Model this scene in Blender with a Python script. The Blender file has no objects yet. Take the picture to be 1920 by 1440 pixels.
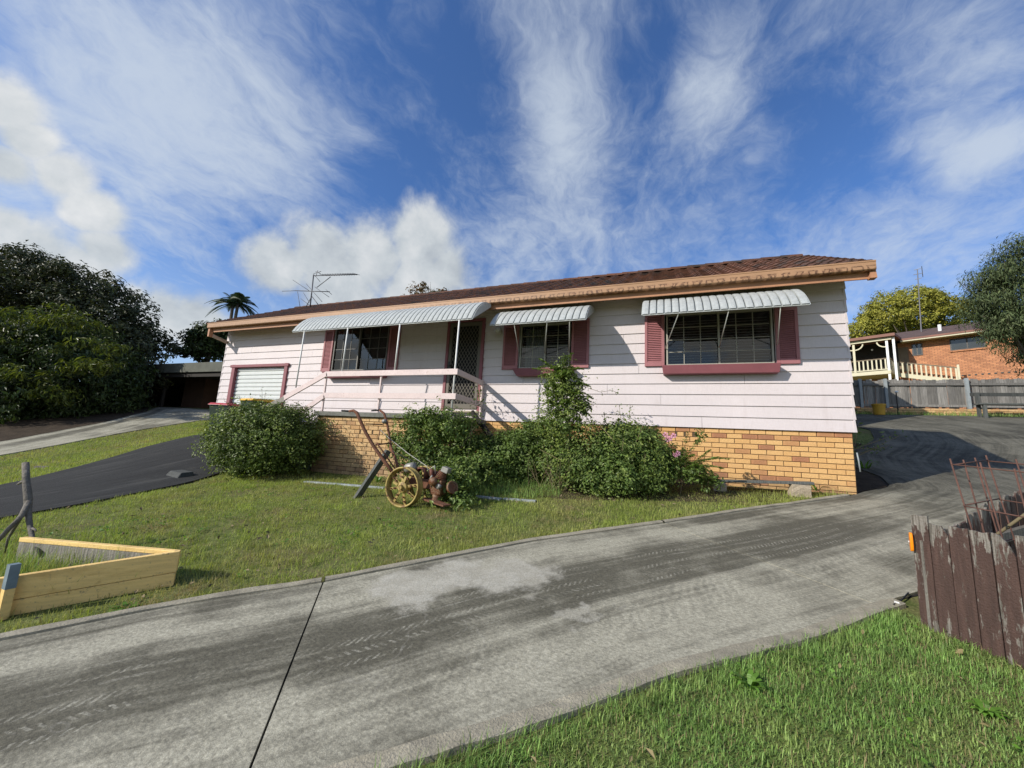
import bpy, math, random
import numpy as np
from mathutils import Vector, Matrix

random.seed(11)
rng = np.random.default_rng(11)
scene = bpy.context.scene
COL = scene.collection
PI = math.pi

# ------------------------------------------------------------------ camera
F_PX = 731.5                       # focal length in photograph pixels (1920 wide)
YAW, PITCH, ROLL = 0.3762, 0.1546, -0.0554
def cam_axes():
    cy, sy = math.cos(YAW), math.sin(YAW)
    f = np.array([-sy*math.cos(PITCH), cy*math.cos(PITCH), math.sin(PITCH)])
    r0 = np.array([cy, sy, 0.0]); u0 = np.cross(r0, f)
    c, s = math.cos(ROLL), math.sin(ROLL)
    return c*r0 - s*u0, s*r0 + c*u0, f
CR, CU, CF = cam_axes()
cam_d = bpy.data.cameras.new('camera')
cam_d.sensor_fit = 'HORIZONTAL'; cam_d.sensor_width = 36.0
cam_d.lens = F_PX/1920.0*36.0
cam_d.clip_start = 0.05; cam_d.clip_end = 3000
cam = bpy.data.objects.new('camera', cam_d)
COL.objects.link(cam)
cam.matrix_world = Matrix(((CR[0], CU[0], -CF[0], 0), (CR[1], CU[1], -CF[1], 0), (CR[2], CU[2], -CF[2], 0), (0, 0, 0, 1)))
scene.camera = cam

def ray(x, y):
    return CF + (x-960)/F_PX*CR - (y-720)/F_PX*CU
def onY(x, y, Y):
    d = ray(x, y); return d*(Y/d[1])
def onX(x, y, X):
    d = ray(x, y); return d*(X/d[0])
def onF(x, y, fwd):
    return ray(x, y)*fwd
def onPl(x, y, q, n):
    d = ray(x, y); return d*(np.dot(q, n)/np.dot(d, n))

# ------------------------------------------------------------------ light
SUN_DIR = Vector((0.94, 1.0, -0.76)).normalized()      # the way the light travels
sun_d = bpy.data.lights.new('sun', 'SUN')
sun_d.energy = 5.0; sun_d.angle = math.radians(0.55); sun_d.color = (1.0, 0.935, 0.83)
sun = bpy.data.objects.new('sun', sun_d); COL.objects.link(sun)
sun.rotation_euler = SUN_DIR.to_track_quat('-Z', 'Y').to_euler()
sun.location = (-20, -25, 25)

scene.view_settings.view_transform = 'Standard'
scene.view_settings.look = 'None'
scene.view_settings.exposure = 0.0
scene.view_settings.gamma = 1.0
scene.view_settings.use_curve_mapping = False
scene.cycles.max_bounces = 6
scene.cycles.transparent_max_bounces = 8
scene.cycles.caustics_reflective = False
scene.cycles.caustics_refractive = False

# ------------------------------------------------------------------ node helper
class NT:
    def __init__(s, tree):
        s.t = tree; s.n = tree.nodes; s.l = tree.links
    def node(s, typ, **kw):
        n = s.n.new(typ)
        for k, v in kw.items(): setattr(n, k, v)
        return n
    def inp(s, sock, v):
        if v is None: return
        if isinstance(v, bpy.types.NodeSocket): s.l.new(v, sock)
        else:
            if hasattr(sock.default_value, '__len__') and isinstance(v, (tuple, list)):
                if len(sock.default_value) == 4 and len(v) == 3: v = (*v, 1)
            elif hasattr(sock.default_value, '__len__'):
                v = (v,)*len(sock.default_value)
            sock.default_value = v
    def math(s, op, a, b=None, c=None, clamp=False):
        n = s.node('ShaderNodeMath', operation=op, use_clamp=clamp)
        for i, v in enumerate((a, b, c)):
            if v is not None: s.inp(n.inputs[i], v)
        return n.outputs[0]
    def vmath(s, op, a, b=None, scale=None):
        n = s.node('ShaderNodeVectorMath', operation=op)
        s.inp(n.inputs[0], a)
        if b is not None: s.inp(n.inputs[1], b)
        if scale is not None: s.inp(n.inputs['Scale'], scale)
        return n.outputs['Value'] if op in ('DISTANCE', 'LENGTH', 'DOT_PRODUCT') else n.outputs['Vector']
    def noise(s, vec, scale, detail=4, rough=0.55, dist=0.0, col=False):
        n = s.node('ShaderNodeTexNoise')
        if vec is not None: s.inp(n.inputs['Vector'], vec)
        n.inputs['Scale'].default_value = scale; n.inputs['Detail'].default_value = detail
        n.inputs['Roughness'].default_value = rough; n.inputs['Distortion'].default_value = dist
        return n.outputs['Color' if col else 'Fac']
    def smooth(s, v, a, b, lo=0.0, hi=1.0):
        n = s.node('ShaderNodeMapRange', interpolation_type='SMOOTHSTEP')
        s.inp(n.inputs[0], v); s.inp(n.inputs[1], a); s.inp(n.inputs[2], b)
        s.inp(n.inputs[3], lo); s.inp(n.inputs[4], hi)
        return n.outputs[0]
    def lin(s, v, a, b, lo=0.0, hi=1.0):
        n = s.node('ShaderNodeMapRange')
        s.inp(n.inputs[0], v); s.inp(n.inputs[1], a); s.inp(n.inputs[2], b)
        s.inp(n.inputs[3], lo); s.inp(n.inputs[4], hi)
        return n.outputs[0]
    def mix(s, f, a, b, blend='MIX'):
        n = s.node('ShaderNodeMix', data_type='RGBA', blend_type=blend)
        s.inp(n.inputs[0], f); s.inp(n.inputs[6], a); s.inp(n.inputs[7], b)
        return n.outputs[2]
    def ramp(s, f, stops):
        n = s.node('ShaderNodeValToRGB'); e = n.color_ramp.elements
        while len(e) < len(stops): e.new(0.5)
        for i, (p, c) in enumerate(stops):
            e[i].position = p; e[i].color = (*c, 1) if len(c) == 3 else c
        s.inp(n.inputs[0], f)
        return n.outputs[0]
    def scale(s, col, f):
        return s.mix(1.0, col, s.comb(f, f, f), 'MULTIPLY')
    def comb(s, x, y, z):
        n = s.node('ShaderNodeCombineXYZ')
        s.inp(n.inputs[0], x); s.inp(n.inputs[1], y); s.inp(n.inputs[2], z)
        return n.outputs[0]
    def sep(s, v):
        n = s.node('ShaderNodeSeparateXYZ'); s.inp(n.inputs[0], v)
        return n.outputs[0], n.outputs[1], n.outputs[2]
    def mapping(s, vec, scale=(1, 1, 1), rot=(0, 0, 0), loc=(0, 0, 0)):
        n = s.node('ShaderNodeMapping'); s.inp(n.inputs[0], vec)
        n.inputs['Location'].default_value = loc; n.inputs['Rotation'].default_value = rot; n.inputs['Scale'].default_value = scale
        return n.outputs[0]

# ------------------------------------------------------------------ sky
world = bpy.data.worlds.new('World'); scene.world = world
world.use_nodes = True
w = NT(world.node_tree); w.n.clear()
def build_sky():
    out = w.node('ShaderNodeOutputWorld'); bg = w.node('ShaderNodeBackground')
    w.l.new(bg.outputs[0], out.inputs[0])
    STR = 0.085
    bg.inputs[1].default_value = STR
    sky = w.node('ShaderNodeTexSky', sky_type='NISHITA')
    sky.sun_disc = False
    sky.sun_elevation = math.asin(-SUN_DIR.z)
    sky.sun_rotation = math.atan2(-SUN_DIR.x, -SUN_DIR.y)
    sky.altitude = 50; sky.air_density = 1.0; sky.dust_density = 0.6; sky.ozone_density = 2.5
    tc = w.node('ShaderNodeTexCoord'); d = tc.outputs['Generated']
    x, y, z = w.sep(d)
    zc = w.math('MAXIMUM', z, 0.0)
    blue = w.mix(1.0, sky.outputs[0], (0.98, 1.38, 1.95), 'MULTIPLY')
    # high cirrus on a plane overhead, drawn out along one wind direction
    den = w.math('ADD', zc, 0.34)
    px = w.math('DIVIDE', x, den); py = w.math('DIVIDE', y, den)
    p = w.comb(px, py, 0.0)
    warp = w.noise(p, 1.6, 5, 0.55, col=True)
    p2 = w.vmath('ADD', p, w.vmath('SCALE', w.vmath('SUBTRACT', warp, (0.5, 0.5, 0.5)), scale=0.45))
    st = w.mapping(p2, scale=(1.0, 0.78, 1.0), rot=(0, 0, 0.5))
    n1 = w.noise(st, 2.6, 9, 0.62, 0.3)
    n2 = w.noise(w.mapping(p2, scale=(1.0, 0.55, 1.0), rot=(0, 0, -0.5), loc=(3.1, 1.7, 0)), 8.5, 8, 0.68, 0.4)
    broad = w.noise(w.mapping(p, loc=(5.2, 0.4, 0)), 0.55, 3, 0.5)
    n3 = w.noise(w.mapping(p2, scale=(1.0, 0.7, 1.0), rot=(0, 0, 0.9), loc=(7.7, 2.2, 0)), 21.0, 6, 0.64, 0.3)
    cir = w.math('ADD', w.math('MULTIPLY', n1, 0.40), w.math('ADD', w.math('MULTIPLY', n2, 0.34), w.math('MULTIPLY', n3, 0.20)))
    cir = w.math('ADD', cir, w.math('MULTIPLY', broad, 0.38))
    def ang(bx, by, r):        # a radius seen r photograph pixels wide, as an angle at that bearing
        return r/F_PX*(F_PX/math.sqrt(F_PX**2+(bx-960)**2+(by-720)**2))**1.6
    def bump(pts):
        m = None
        for bx, by, r, a in pts:
            dv = ray(bx, by); dv = dv/np.linalg.norm(dv)
            di = w.vmath('DISTANCE', d, tuple(float(q) for q in dv))
            g = w.smooth(di, 0.0, ang(bx, by, r)*1.3, a, 0.0)
            m = g if m is None else w.math('ADD', m, g)
        return m
    more = bump([(330, 130, 430, .17), (150, 330, 330, .10), (470, 300, 230, .08), (1050, 140, 110, .09), (1055, 250, 110, .12), (1075, 350, 110, .11), (1110, 430, 130, .06), (1340, 130, 110, .10), (1320, 200, 90, .10), (1290, 100, 80, .04),
                 (1770, 150, 200, .12), (1745, 260, 70, .10), (1790, 305, 70, .13), (1860, 280, 80, .12), (1915, 250, 80, .10), (1480, 470, 160, .08), (1660, 450, 200, .08), (900, 500, 170, .06), (670, 240, 50, .07), (1000, 90, 160, .05)])
    less = bump([(700, 340, 130, .12), (690, 100, 120, .10), (870, 240, 190, .12), (1220, 120, 120, .08), (1560, 300, 210, .13), (1480, 150, 130, .06), (820, 60, 140, .10), (1500, 400, 140, .05), (560, 420, 100, .05)])
    cir = w.math('SUBTRACT', w.math('ADD', cir, more), less)
    cirm = w.smooth(cir, 0.55, 0.93)
    # veil low down
    veil = w.smooth(z, 0.50, 0.02, 0.0, 0.42)
    thin = w.math('MAXIMUM', w.math('MULTIPLY', cirm, 0.80), veil)
    c1 = w.mix(thin, blue, (7.4, 8.3, 9.4))
    # cumulus banks, each at its own bearing
    cd = w.noise(d, 8.0, 9, 0.58, 0.15)
    cd2 = w.noise(d, 2.6, 3, 0.5)
    m = None
    for bx, by, r, sq in [(10, 200, 75, 1), (50, 260, 60, 1), (10, 310, 60, 1), (120, 330, 60, 1), (175, 400, 62, 1), (195, 470, 62, 1), (70, 480, 105, 1), (10, 430, 70, 1), (150, 500, 75, 1), (520, 500, 66, 1), (610, 480, 75, 1), (700, 490, 85, 1), (790, 460, 80, 1), (840, 510, 62, 1), (780, 540, 85, 1), (640, 540, 90, 1), (300, 590, 72, 1), (360, 600, 62, 1), (250, 575, 55, 1), (-150, 400, 170, 1), (-380, 470, 190, 1)]:
        dv = ray(bx, by); dv = dv/np.linalg.norm(dv)
        di = w.vmath('DISTANCE', d, tuple(float(q) for q in dv))
        rr = ang(bx, by, r)*1.25
        g = w.math('SUBTRACT', 1.0, w.math('DIVIDE', di, rr))
        m = g if m is None else w.math('MAXIMUM', m, g)
    for v, rr in [((-.35, -1, .28), .30), ((.15, -1, .42), .26), ((.55, -1, .26), .30), ((1, -.55, .34), .32), ((1, .1, .22), .22), ((-1, -.7, .20), .25), ((-.9, -.2, .45), .25), ((0, -1, .85), .25)]:  # unseen clouds added out of frame for neutral fill and window reflections
        v = np.array(v)/np.linalg.norm(v)
        g = w.math('SUBTRACT', 1.0, w.math('DIVIDE', w.vmath('DISTANCE', d, tuple(float(q) for q in v)), rr))
        m = w.math('MAXIMUM', m, g)
    m = w.math('MAXIMUM', m, -1.0)
    body = w.math('ADD', m, w.math('MULTIPLY', w.math('SUBTRACT', cd, 0.5), 1.5))
    cm = w.smooth(body, 0.0, 0.56)
    shade = w.math('ADD', w.math('MULTIPLY', cd, 0.75), w.math('MULTIPLY', cd2, 0.5))
    ccol = w.ramp(shade, [(0.40, (0.44, 0.49, 0.55)), (0.58, (0.68, 0.73, 0.76)), (0.76, (0.95, 0.96, 0.96))])
    c2 = w.mix(w.math('MULTIPLY', cm, 0.94), c1, w.mix(1.0, ccol, (10.2, 10.2, 10.2), 'MULTIPLY'))
    w.l.new(c2, bg.inputs[0])
build_sky()

# ------------------------------------------------------------------ materials
MATS = {}
def material(name, col, rough=0.7, var=0.0, vscale=3.0, fine=0.0, fscale=60.0, bump=0.0, bscale=120.0, island=0.0, obj=0.0,
             spec=0.4, metal=0.0, stretch=None, dirt=None, transl=0.0, col2=None, extra=None, hue2=None):
    """A procedural surface: base colour, broad and fine variation, relief."""
    m = bpy.data.materials.new(name); m.use_nodes = True
    t = NT(m.node_tree); t.n.clear()
    out = t.node('ShaderNodeOutputMaterial'); b = t.node('ShaderNodeBsdfPrincipled')
    geo = t.node('ShaderNodeNewGeometry'); pos = geo.outputs['Position']
    if stretch: pos = t.mapping(pos, scale=stretch)
    c = t.mix(0.0, col, col)
    if col2 is not None:
        f = t.smooth(t.noise(pos, vscale*0.7, 5, 0.6), 0.42, 0.62)
        c = t.mix(f, col, col2)
    if hue2 is not None:
        c = t.mix(t.math('MULTIPLY', geo.outputs['Random Per Island'], 1.0), c, hue2)
    fac = None
    def mul(v):
        nonlocal fac
        fac = v if fac is None else t.math('MULTIPLY', fac, v)
    if var: mul(t.lin(t.noise(pos, vscale, 5, 0.6), 0.25, 0.75, 1-var, 1+var))
    if fine: mul(t.lin(t.noise(pos, fscale, 3, 0.6), 0.25, 0.75, 1-fine, 1+fine))
    if island:
        wn = t.node('ShaderNodeTexWhiteNoise', noise_dimensions='1D'); t.l.new(geo.outputs['Random Per Island'], wn.inputs['W'])
        mul(t.lin(wn.outputs['Value'], 0, 1, 1-island, 1+island))
    if obj:
        oi = t.node('ShaderNodeObjectInfo')
        mul(t.lin(oi.outputs['Random'], 0, 1, 1-obj, 1+obj))
    if fac is not None: c = t.scale(c, fac)
    if dirt:
        dc, lo, hi, ds = dirt
        c = t.mix(t.smooth(t.noise(pos, ds, 6, 0.65), lo, hi), c, dc)
    if extra: c = extra(t, c, geo, b)
    t.inp(b.inputs['Base Color'], c)
    b.inputs['Roughness'].default_value = rough
    b.inputs['Specular IOR Level'].default_value = spec
    b.inputs['Metallic'].default_value = metal
    if bump:
        bn = t.node('ShaderNodeBump'); bn.inputs['Strength'].default_value = bump; bn.inputs['Distance'].default_value = 0.02
        t.inp(bn.inputs['Height'], t.noise(pos, bscale, 4, 0.6))
        t.l.new(bn.outputs[0], b.inputs['Normal'])
    sh = b.outputs[0]
    if transl:
        tr = t.node('ShaderNodeBsdfTranslucent'); t.inp(tr.inputs[0], t.mix(1.0, c, (1.2, 1.25, 0.6), 'MULTIPLY'))
        ms = t.node('ShaderNodeMixShader'); ms.inputs[0].default_value = transl
        t.l.new(b.outputs[0], ms.inputs[1]); t.l.new(tr.outputs[0], ms.inputs[2]); sh = ms.outputs[0]
    t.l.new(sh, out.inputs[0])
    MATS[name] = m
    return m

def siding_extra(t, c, geo, b):
    pos = geo.outputs['Position']
    v = t.noise(t.mapping(pos, scale=(90, 90, 5)), 1.0, 3, 0.7)
    h = t.noise(t.mapping(pos, scale=(6, 6, 160)), 1.0, 2, 0.6)
    hh = t.math('ADD', v, t.math('MULTIPLY', h, 0.5))
    bn = t.node('ShaderNodeBump'); bn.inputs['Strength'].default_value = 0.35; bn.inputs['Distance'].default_value = 0.006
    t.inp(bn.inputs['Height'], hh); t.l.new(bn.outputs[0], b.inputs['Normal'])
    c = t.scale(c, t.lin(hh, 0.45, 1.05, 0.92, 1.06))
    streak = t.smooth(t.noise(t.mapping(pos, scale=(9, 9, 0.8)), 1.0, 4, 0.6), 0.55, 0.8)
    return t.mix(t.math('MULTIPLY', streak, 0.30), c, (0.40, 0.33, 0.31))
def brick_extra(t, c, geo, b):
    oi = t.node('ShaderNodeObjectInfo'); r = oi.outputs['Random']
    pos = geo.outputs['Position']
    base = t.ramp(r, [(0.0, (0.64, 0.37, 0.145)), (0.45, (0.70, 0.43, 0.18)), (0.76, (0.60, 0.33, 0.135)), (0.86, (0.50, 0.25, 0.11)), (0.95, (0.46, 0.205, 0.10)), (1.0, (0.40, 0.19, 0.10))])
    tc = t.node('ShaderNodeTexCoord')
    gx, gy, gz = t.sep(tc.outputs['Generated'])
    edge = t.math('MINIMUM', t.math('MULTIPLY', gx, t.math('SUBTRACT', 1.0, gx)), t.math('MULTIPLY', gz, t.math('SUBTRACT', 1.0, gz)))
    core = t.math('MULTIPLY', t.smooth(edge, 0.02, 0.16), t.smooth(r, 0.7, 0.95))
    base = t.mix(t.math('MULTIPLY', core, 0.45), base, (0.27, 0.13, 0.075))
    base = t.scale(base, t.lin(t.noise(pos, 45, 4, 0.7), 0.3, 0.7, 0.84, 1.14))
    px, py, pz = t.sep(pos)
    splash = t.math('MULTIPLY', t.smooth(t.math('ADD', pz, t.math('MULTIPLY', t.noise(pos, 3.5, 5, 0.7), 0.5)), 0.02, -0.28), t.smooth(t.noise(pos, 14, 5, 0.7), 0.35, 0.6, 0.25, 0.75))
    base = t.mix(splash, base, (0.23, 0.165, 0.095))
    eff = t.smooth(t.noise(t.mapping(pos, scale=(1.5, 1.5, 3)), 1.0, 6, 0.7), 0.60, 0.74, 0, 0.35)
    base = t.mix(eff, base, (0.62, 0.50, 0.34))
    return t.mix(t.smooth(t.noise(pos, 2.2, 5, 0.6), 0.58, 0.76, 0, 0.45), base, (0.24, 0.16, 0.09))
def old_brick_extra(t, c, geo, b):
    oi = t.node('ShaderNodeObjectInfo'); r = oi.outputs['Random']
    pos = geo.outputs['Position']
    base = t.ramp(r, [(0.0, (0.56, 0.36, 0.17)), (0.5, (0.66, 0.44, 0.22)), (0.85, (0.52, 0.31, 0.14)), (1.0, (0.40, 0.23, 0.12))])
    base = t.scale(base, t.lin(t.noise(pos, 35, 5, 0.75), 0.3, 0.7, 0.72, 1.16))
    x, y, z = t.sep(pos)
    low = t.math('ADD', t.smooth(z, 0.0, -0.8, 0, 0.5), t.smooth(t.noise(pos, 4.5, 6, 0.7), 0.5, 0.75, 0, 0.75))
    return t.mix(t.math('MINIMUM', low, 0.8), base, (0.16, 0.12, 0.085))
def gutter_extra(t, c, geo, b):
    pos = geo.outputs['Position']; x, y, z = t.sep(pos)
    zf = t.lin(z, 2.99, 3.14, 0, 1)
    wob = t.math('MULTIPLY', t.noise(pos, 9, 3, 0.6), 0.22)
    xx = t.math('FRACT', t.math('DIVIDE', t.math('ADD', x, wob), 0.19))
    dx = t.math('ABSOLUTE', t.math('SUBTRACT', xx, 0.5))
    dz = t.math('ABSOLUTE', t.math('SUBTRACT', zf, 0.22))
    rr = t.math('MAXIMUM', t.math('MULTIPLY', dx, 1.5), t.math('MULTIPLY', dz, 1.45))
    ring = t.math('MULTIPLY', t.smooth(rr, 0.20, 0.30), t.smooth(rr, 0.56, 0.46))
    zone = t.smooth(zf, 0.56, 0.46)
    patch = t.smooth(t.noise(t.mapping(pos, scale=(0.55, 1, 1)), 1.0, 3, 0.6), 0.20, 0.42)
    right = t.smooth(x, -7.5, -3.0, 0.25, 1.0)
    wear = t.smooth(t.noise(pos, 26, 4, 0.7), 0.40, 0.62)
    f = t.math('MULTIPLY', t.math('MULTIPLY', ring, zone), t.math('MULTIPLY', t.math('MULTIPLY', patch, right), t.math('ADD', t.math('MULTIPLY', wear, 0.6), 0.4)))
    c = t.mix(f, c, (0.085, 0.04, 0.022))
    f2 = t.math('MULTIPLY', t.math('MULTIPLY', t.smooth(t.noise(t.mapping(pos, scale=(5, 5, 22)), 1.0, 5, 0.7), 0.56, 0.66), zone), right)
    return t.mix(t.math('MULTIPLY', f2, 0.55), c, (0.20, 0.09, 0.05))
def tile_extra(t, c, geo, b):
    oi = t.node('ShaderNodeObjectInfo'); pos = geo.outputs['Position']
    c = t.mix(t.smooth(t.noise(pos, 1.3, 5, 0.65), 0.45, 0.68), (0.115, 0.050, 0.030), (0.045, 0.033, 0.027))
    c = t.scale(c, t.lin(oi.outputs['Random'], 0, 1, 0.7, 1.3))
    c = t.scale(c, t.lin(t.noise(pos, 55, 4, 0.7), 0.3, 0.7, 0.7, 1.3))
    return t.mix(t.smooth(t.noise(pos, 9, 4, 0.7), 0.62, 0.75, 0, .5), c, (0.14, 0.12, 0.085))
def peel_extra(t, c, geo, b):
    pos = geo.outputs['Position']; oi = t.node('ShaderNodeObjectInfo')
    p2 = t.vmath('ADD', pos, t.vmath('SCALE', t.comb(oi.outputs['Random'], t.math('MULTIPLY', oi.outputs['Random'], 7.3), 0.0), scale=40.0))
    grain = t.noise(t.mapping(p2, scale=(120, 120, 4)), 1.0, 4, 0.7)
    x, y, z = t.sep(pos)
    raw = t.mix(t.smooth(grain, 0.35, 0.7), (0.085, 0.075, 0.06), (0.27, 0.245, 0.215))
    paint = t.scale(c, t.lin(t.noise(t.mapping(p2, scale=(30, 30, 3)), 1.0, 4, 0.65), 0.3, 0.7, 0.65, 1.3))
    n = t.noise(t.mapping(p2, scale=(22, 22, 4.5)), 1.0, 6, 0.68)
    tc = t.node('ShaderNodeTexCoord'); gx, gy, gz = t.sep(tc.outputs['Generated'])
    top = t.smooth(gz, 0.80, 1.0, 0, 0.16)
    sc = t.lin(oi.outputs['Random'], 0.0, 1.0, -0.07, 0.07)
    peel = t.smooth(t.math('ADD', t.math('ADD', n, top), sc), 0.585, 0.63)
    return t.mix(peel, paint, raw)
def greywood_extra(t, c, geo, b):
    pos = geo.outputs['Position']; oi = t.node('ShaderNodeObjectInfo')
    p2 = t.vmath('ADD', pos, t.vmath('SCALE', t.comb(oi.outputs['Random'], oi.outputs['Random'], 0.0), scale=30.0))
    g = t.noise(t.mapping(p2, scale=(60, 60, 2.5)), 1.0, 5, 0.7)
    c = t.scale(c, t.lin(g, 0.3, 0.72, 0.5, 1.55))
    return t.scale(c, t.lin(oi.outputs['Random'], 0, 1, 0.6, 1.35))
def yellow_board_extra(t, c, geo, b):
    pos = geo.outputs['Position']
    c = t.scale(c, t.lin(t.noise(t.mapping(pos, scale=(3, 3, 40)), 1.0, 4, 0.6), 0.3, 0.7, 0.85, 1.1))
    knot = t.smooth(t.noise(pos, 7, 4, 0.6, 0.6), 0.60, 0.75, 0, 0.5)
    c = t.mix(knot, c, (0.30, 0.15, 0.03))
    c = t.mix(t.smooth(t.noise(t.mapping(pos, scale=(2, 2, 14)), 1.0, 6, 0.7), 0.52, 0.70, 0, 0.55), c, (0.50, 0.30, 0.08))
    return t.mix(t.smooth(t.noise(pos, 26, 5, 0.7), 0.58, 0.70, 0, 0.7), c, (0.25, 0.20, 0.12))
def rust_extra(t, c, geo, b):
    pos = geo.outputs['Position']
    n = t.noise(pos, 22, 6, 0.7)
    return t.mix(t.smooth(n, 0.42, 0.62), c, (0.13, 0.045, 0.02))
def yellow_rust_extra(t, c, geo, b):
    pos = geo.outputs['Position']
    n = t.noise(pos, 15, 6, 0.72)
    return t.mix(t.smooth(n, 0.50, 0.60), c, (0.15, 0.075, 0.03))

def ground_extra(t, c, geo, b):
    pos = geo.outputs['Position']
    n = t.noise(pos, 0.9, 6, 0.62); n2 = t.noise(pos, 9.0, 5, 0.65); n3 = t.noise(pos, 70.0, 3, 0.6)
    g = t.mix(t.smooth(n2, 0.35, 0.65), (0.085, 0.110, 0.030), (0.16, 0.18, 0.06))
    dry = t.smooth(t.math('ADD', t.math('MULTIPLY', n, 0.7), t.math('MULTIPLY', n2, 0.3)), 0.47, 0.62)
    c = t.mix(t.math('MULTIPLY', dry, 0.8), g, (0.15, 0.125, 0.06))
    return t.scale(c, t.lin(n3, 0.3, 0.7, 0.55, 1.4))
def concrete_extra(t, c, geo, b):
    pos = geo.outputs['Position']
    uvn = t.node('ShaderNodeUVMap'); uvn.uv_map = 'UVMap'
    u, v, _ = t.sep(uvn.outputs[0])
    n_big = t.noise(pos, 1.1, 6, 0.6); n_mid = t.noise(pos, 5.0, 6, 0.68); n_fine = t.noise(pos, 70, 4, 0.7); n_grit = t.noise(pos, 260, 2, 0.6)
    n_scale = t.noise(t.mapping(pos, scale=(38, 60, 40), rot=(0, 0, 0.6)), 1.0, 3, 0.6)
    vw = t.math('ADD', v, t.math('MULTIPLY', t.math('SUBTRACT', t.noise(t.comb(u, 0.0, 0.0), 0.45, 2, 0.5), 0.5), 0.22))
    sv = t.comb(t.math('MULTIPLY', u, 0.30), t.math('MULTIPLY', v, 9.0), 0.0)
    st = t.noise(sv, 1.0, 6, 0.62, 0.3)
    def band(c0, hw, soft=0.6):
        return t.smooth(t.math('ABSOLUTE', t.math('SUBTRACT', vw, c0)), hw, hw*soft)
    # grime where the cars run, paler worn concrete to each side
    front = t.smooth(u, 15.0, 17.0, 1.0, 0.0)
    grime = t.math('ADD', t.math('MULTIPLY', t.math('MULTIPLY', band(0.90, 0.50, 0.35), front), 0.40), t.math('MULTIPLY', t.math('SUBTRACT', st, 0.5), 1.1))
    grime = t.math('ADD', grime, t.math('MULTIPLY', t.math('SUBTRACT', n_big, 0.5), 1.2))
    grime = t.math('ADD', grime, t.math('MULTIPLY', t.math('SUBTRACT', n_mid, 0.5), 0.5))
    grime = t.math('ADD', grime, t.math('MULTIPLY', band(0.10, 0.16, 0.2), 0.22))
    grime = t.math('ADD', grime, t.math('ADD', t.smooth(u, 11.5, 14.5, 0.0, 0.16), t.smooth(u, 8.0, 10.0, 0.08, 0.0)))
    grime = t.smooth(grime, -0.14, 0.52)
    c = t.mix(grime, (0.345, 0.326, 0.252), (0.100, 0.093, 0.068))
    # rows of pale tread marks left by tyres along the grimy lane
    tm = None
    broken = t.math('MULTIPLY', t.smooth(t.noise(pos, 1.7, 5, 0.65), 0.40, 0.62), t.smooth(t.noise(pos, 11.0, 3, 0.6), 0.30, 0.52))
    for c0, hw, per, sk in ((0.945, 0.030, 125.0, 0.9), (1.05, 0.024, 125.0, -0.9), (0.73, 0.024, 140.0, 0.8), (1.15, 0.022, 130.0, 0.8)):
        ph = t.math('ADD', u, t.math('MULTIPLY', vw, sk))
        r_ = t.math('MULTIPLY', band(c0, hw, 0.7), t.smooth(t.math('SINE', t.math('MULTIPLY', t.math('ADD', ph, t.math('MULTIPLY', t.noise(pos, 8, 3, 0.6), 0.045)), per)), -0.1, 0.6))
        tm = r_ if tm is None else t.math('MAXIMUM', tm, r_)
    tm = t.math('MULTIPLY', t.math('MAXIMUM', tm, t.math('MULTIPLY', band(0.81, 0.016, 0.5), 0.7)), t.math('MULTIPLY', t.math('MULTIPLY', broken, front), t.smooth(n_fine, 0.30, 0.55)))
    c = t.mix(t.math('MULTIPLY', tm, 0.58), c, (0.36, 0.345, 0.28))
    # scaly worn relief in the paler part
    sc2 = t.math('SINE', t.math('MULTIPLY', t.math('ADD', t.math('ADD', u, t.math('MULTIPLY', vw, 0.8)), t.math('MULTIPLY', t.noise(pos, 6, 3, 0.6), 0.25)), 70.0))
    c = t.scale(c, t.math('ADD', 1.0, t.math('MULTIPLY', t.math('MULTIPLY', sc2, band(1.50, 0.28, 0.4)), t.math('MULTIPLY', broken, 0.16))))
    c = t.scale(c, t.lin(n_scale, 0.28, 0.72, 0.70, 1.30))
    # a washed pale area and a scraped pale stripe
    wp = t.vmath('ADD', pos, t.vmath('SCALE', t.vmath('SUBTRACT', t.noise(pos, 3.0, 5, 0.65, col=True), (0.5, 0.5, 0.5)), scale=0.8))
    def spot(cx, cy, rx, a):
        dd = t.vmath('DISTANCE', t.mapping(wp, scale=(1, 1, 0)), (cx, cy, 0))
        return t.smooth(dd, rx, rx*0.55, 0, a)
    pale = t.math('MAXIMUM', t.math('MAXIMUM', spot(*PALE[0], 0.40, 0.9), spot(*PALE[1], 0.40, 0.9)), t.math('MAXIMUM', spot(*PALE[2], 0.16, 0.6), spot(*PALE[3], 0.34, 0.9)))
    c = t.mix(pale, c, t.mix(t.smooth(n_mid, 0.35, 0.65), (0.34, 0.32, 0.26), (0.43, 0.41, 0.345)))
    c = t.scale(c, t.smooth(u, 16.5, 20.0, 1.0, 0.42))     # darker yard concrete; the drop also deepens the house shadow there
    # fine scratches
    vor = t.node('ShaderNodeTexVoronoi', feature='DISTANCE_TO_EDGE'); t.inp(vor.inputs['Vector'], t.vmath('ADD', pos, t.vmath('SCALE', t.noise(pos, 2, 3, 0.5, col=True), scale=0.9))); vor.inputs['Scale'].default_value = 1.1
    scr = t.math('MULTIPLY', t.smooth(vor.outputs['Distance'], 0.012, 0.004), t.smooth(t.noise(pos, 1.6, 3, 0.5), 0.48, 0.6))
    c = t.mix(t.math('MULTIPLY', scr, 0.12), c, (0.42, 0.40, 0.35))
    c = t.scale(c, t.lin(n_fine, 0.3, 0.7, 0.78, 1.24))
    c = t.scale(c, t.lin(n_grit, 0.3, 0.7, 0.72, 1.3))
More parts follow.
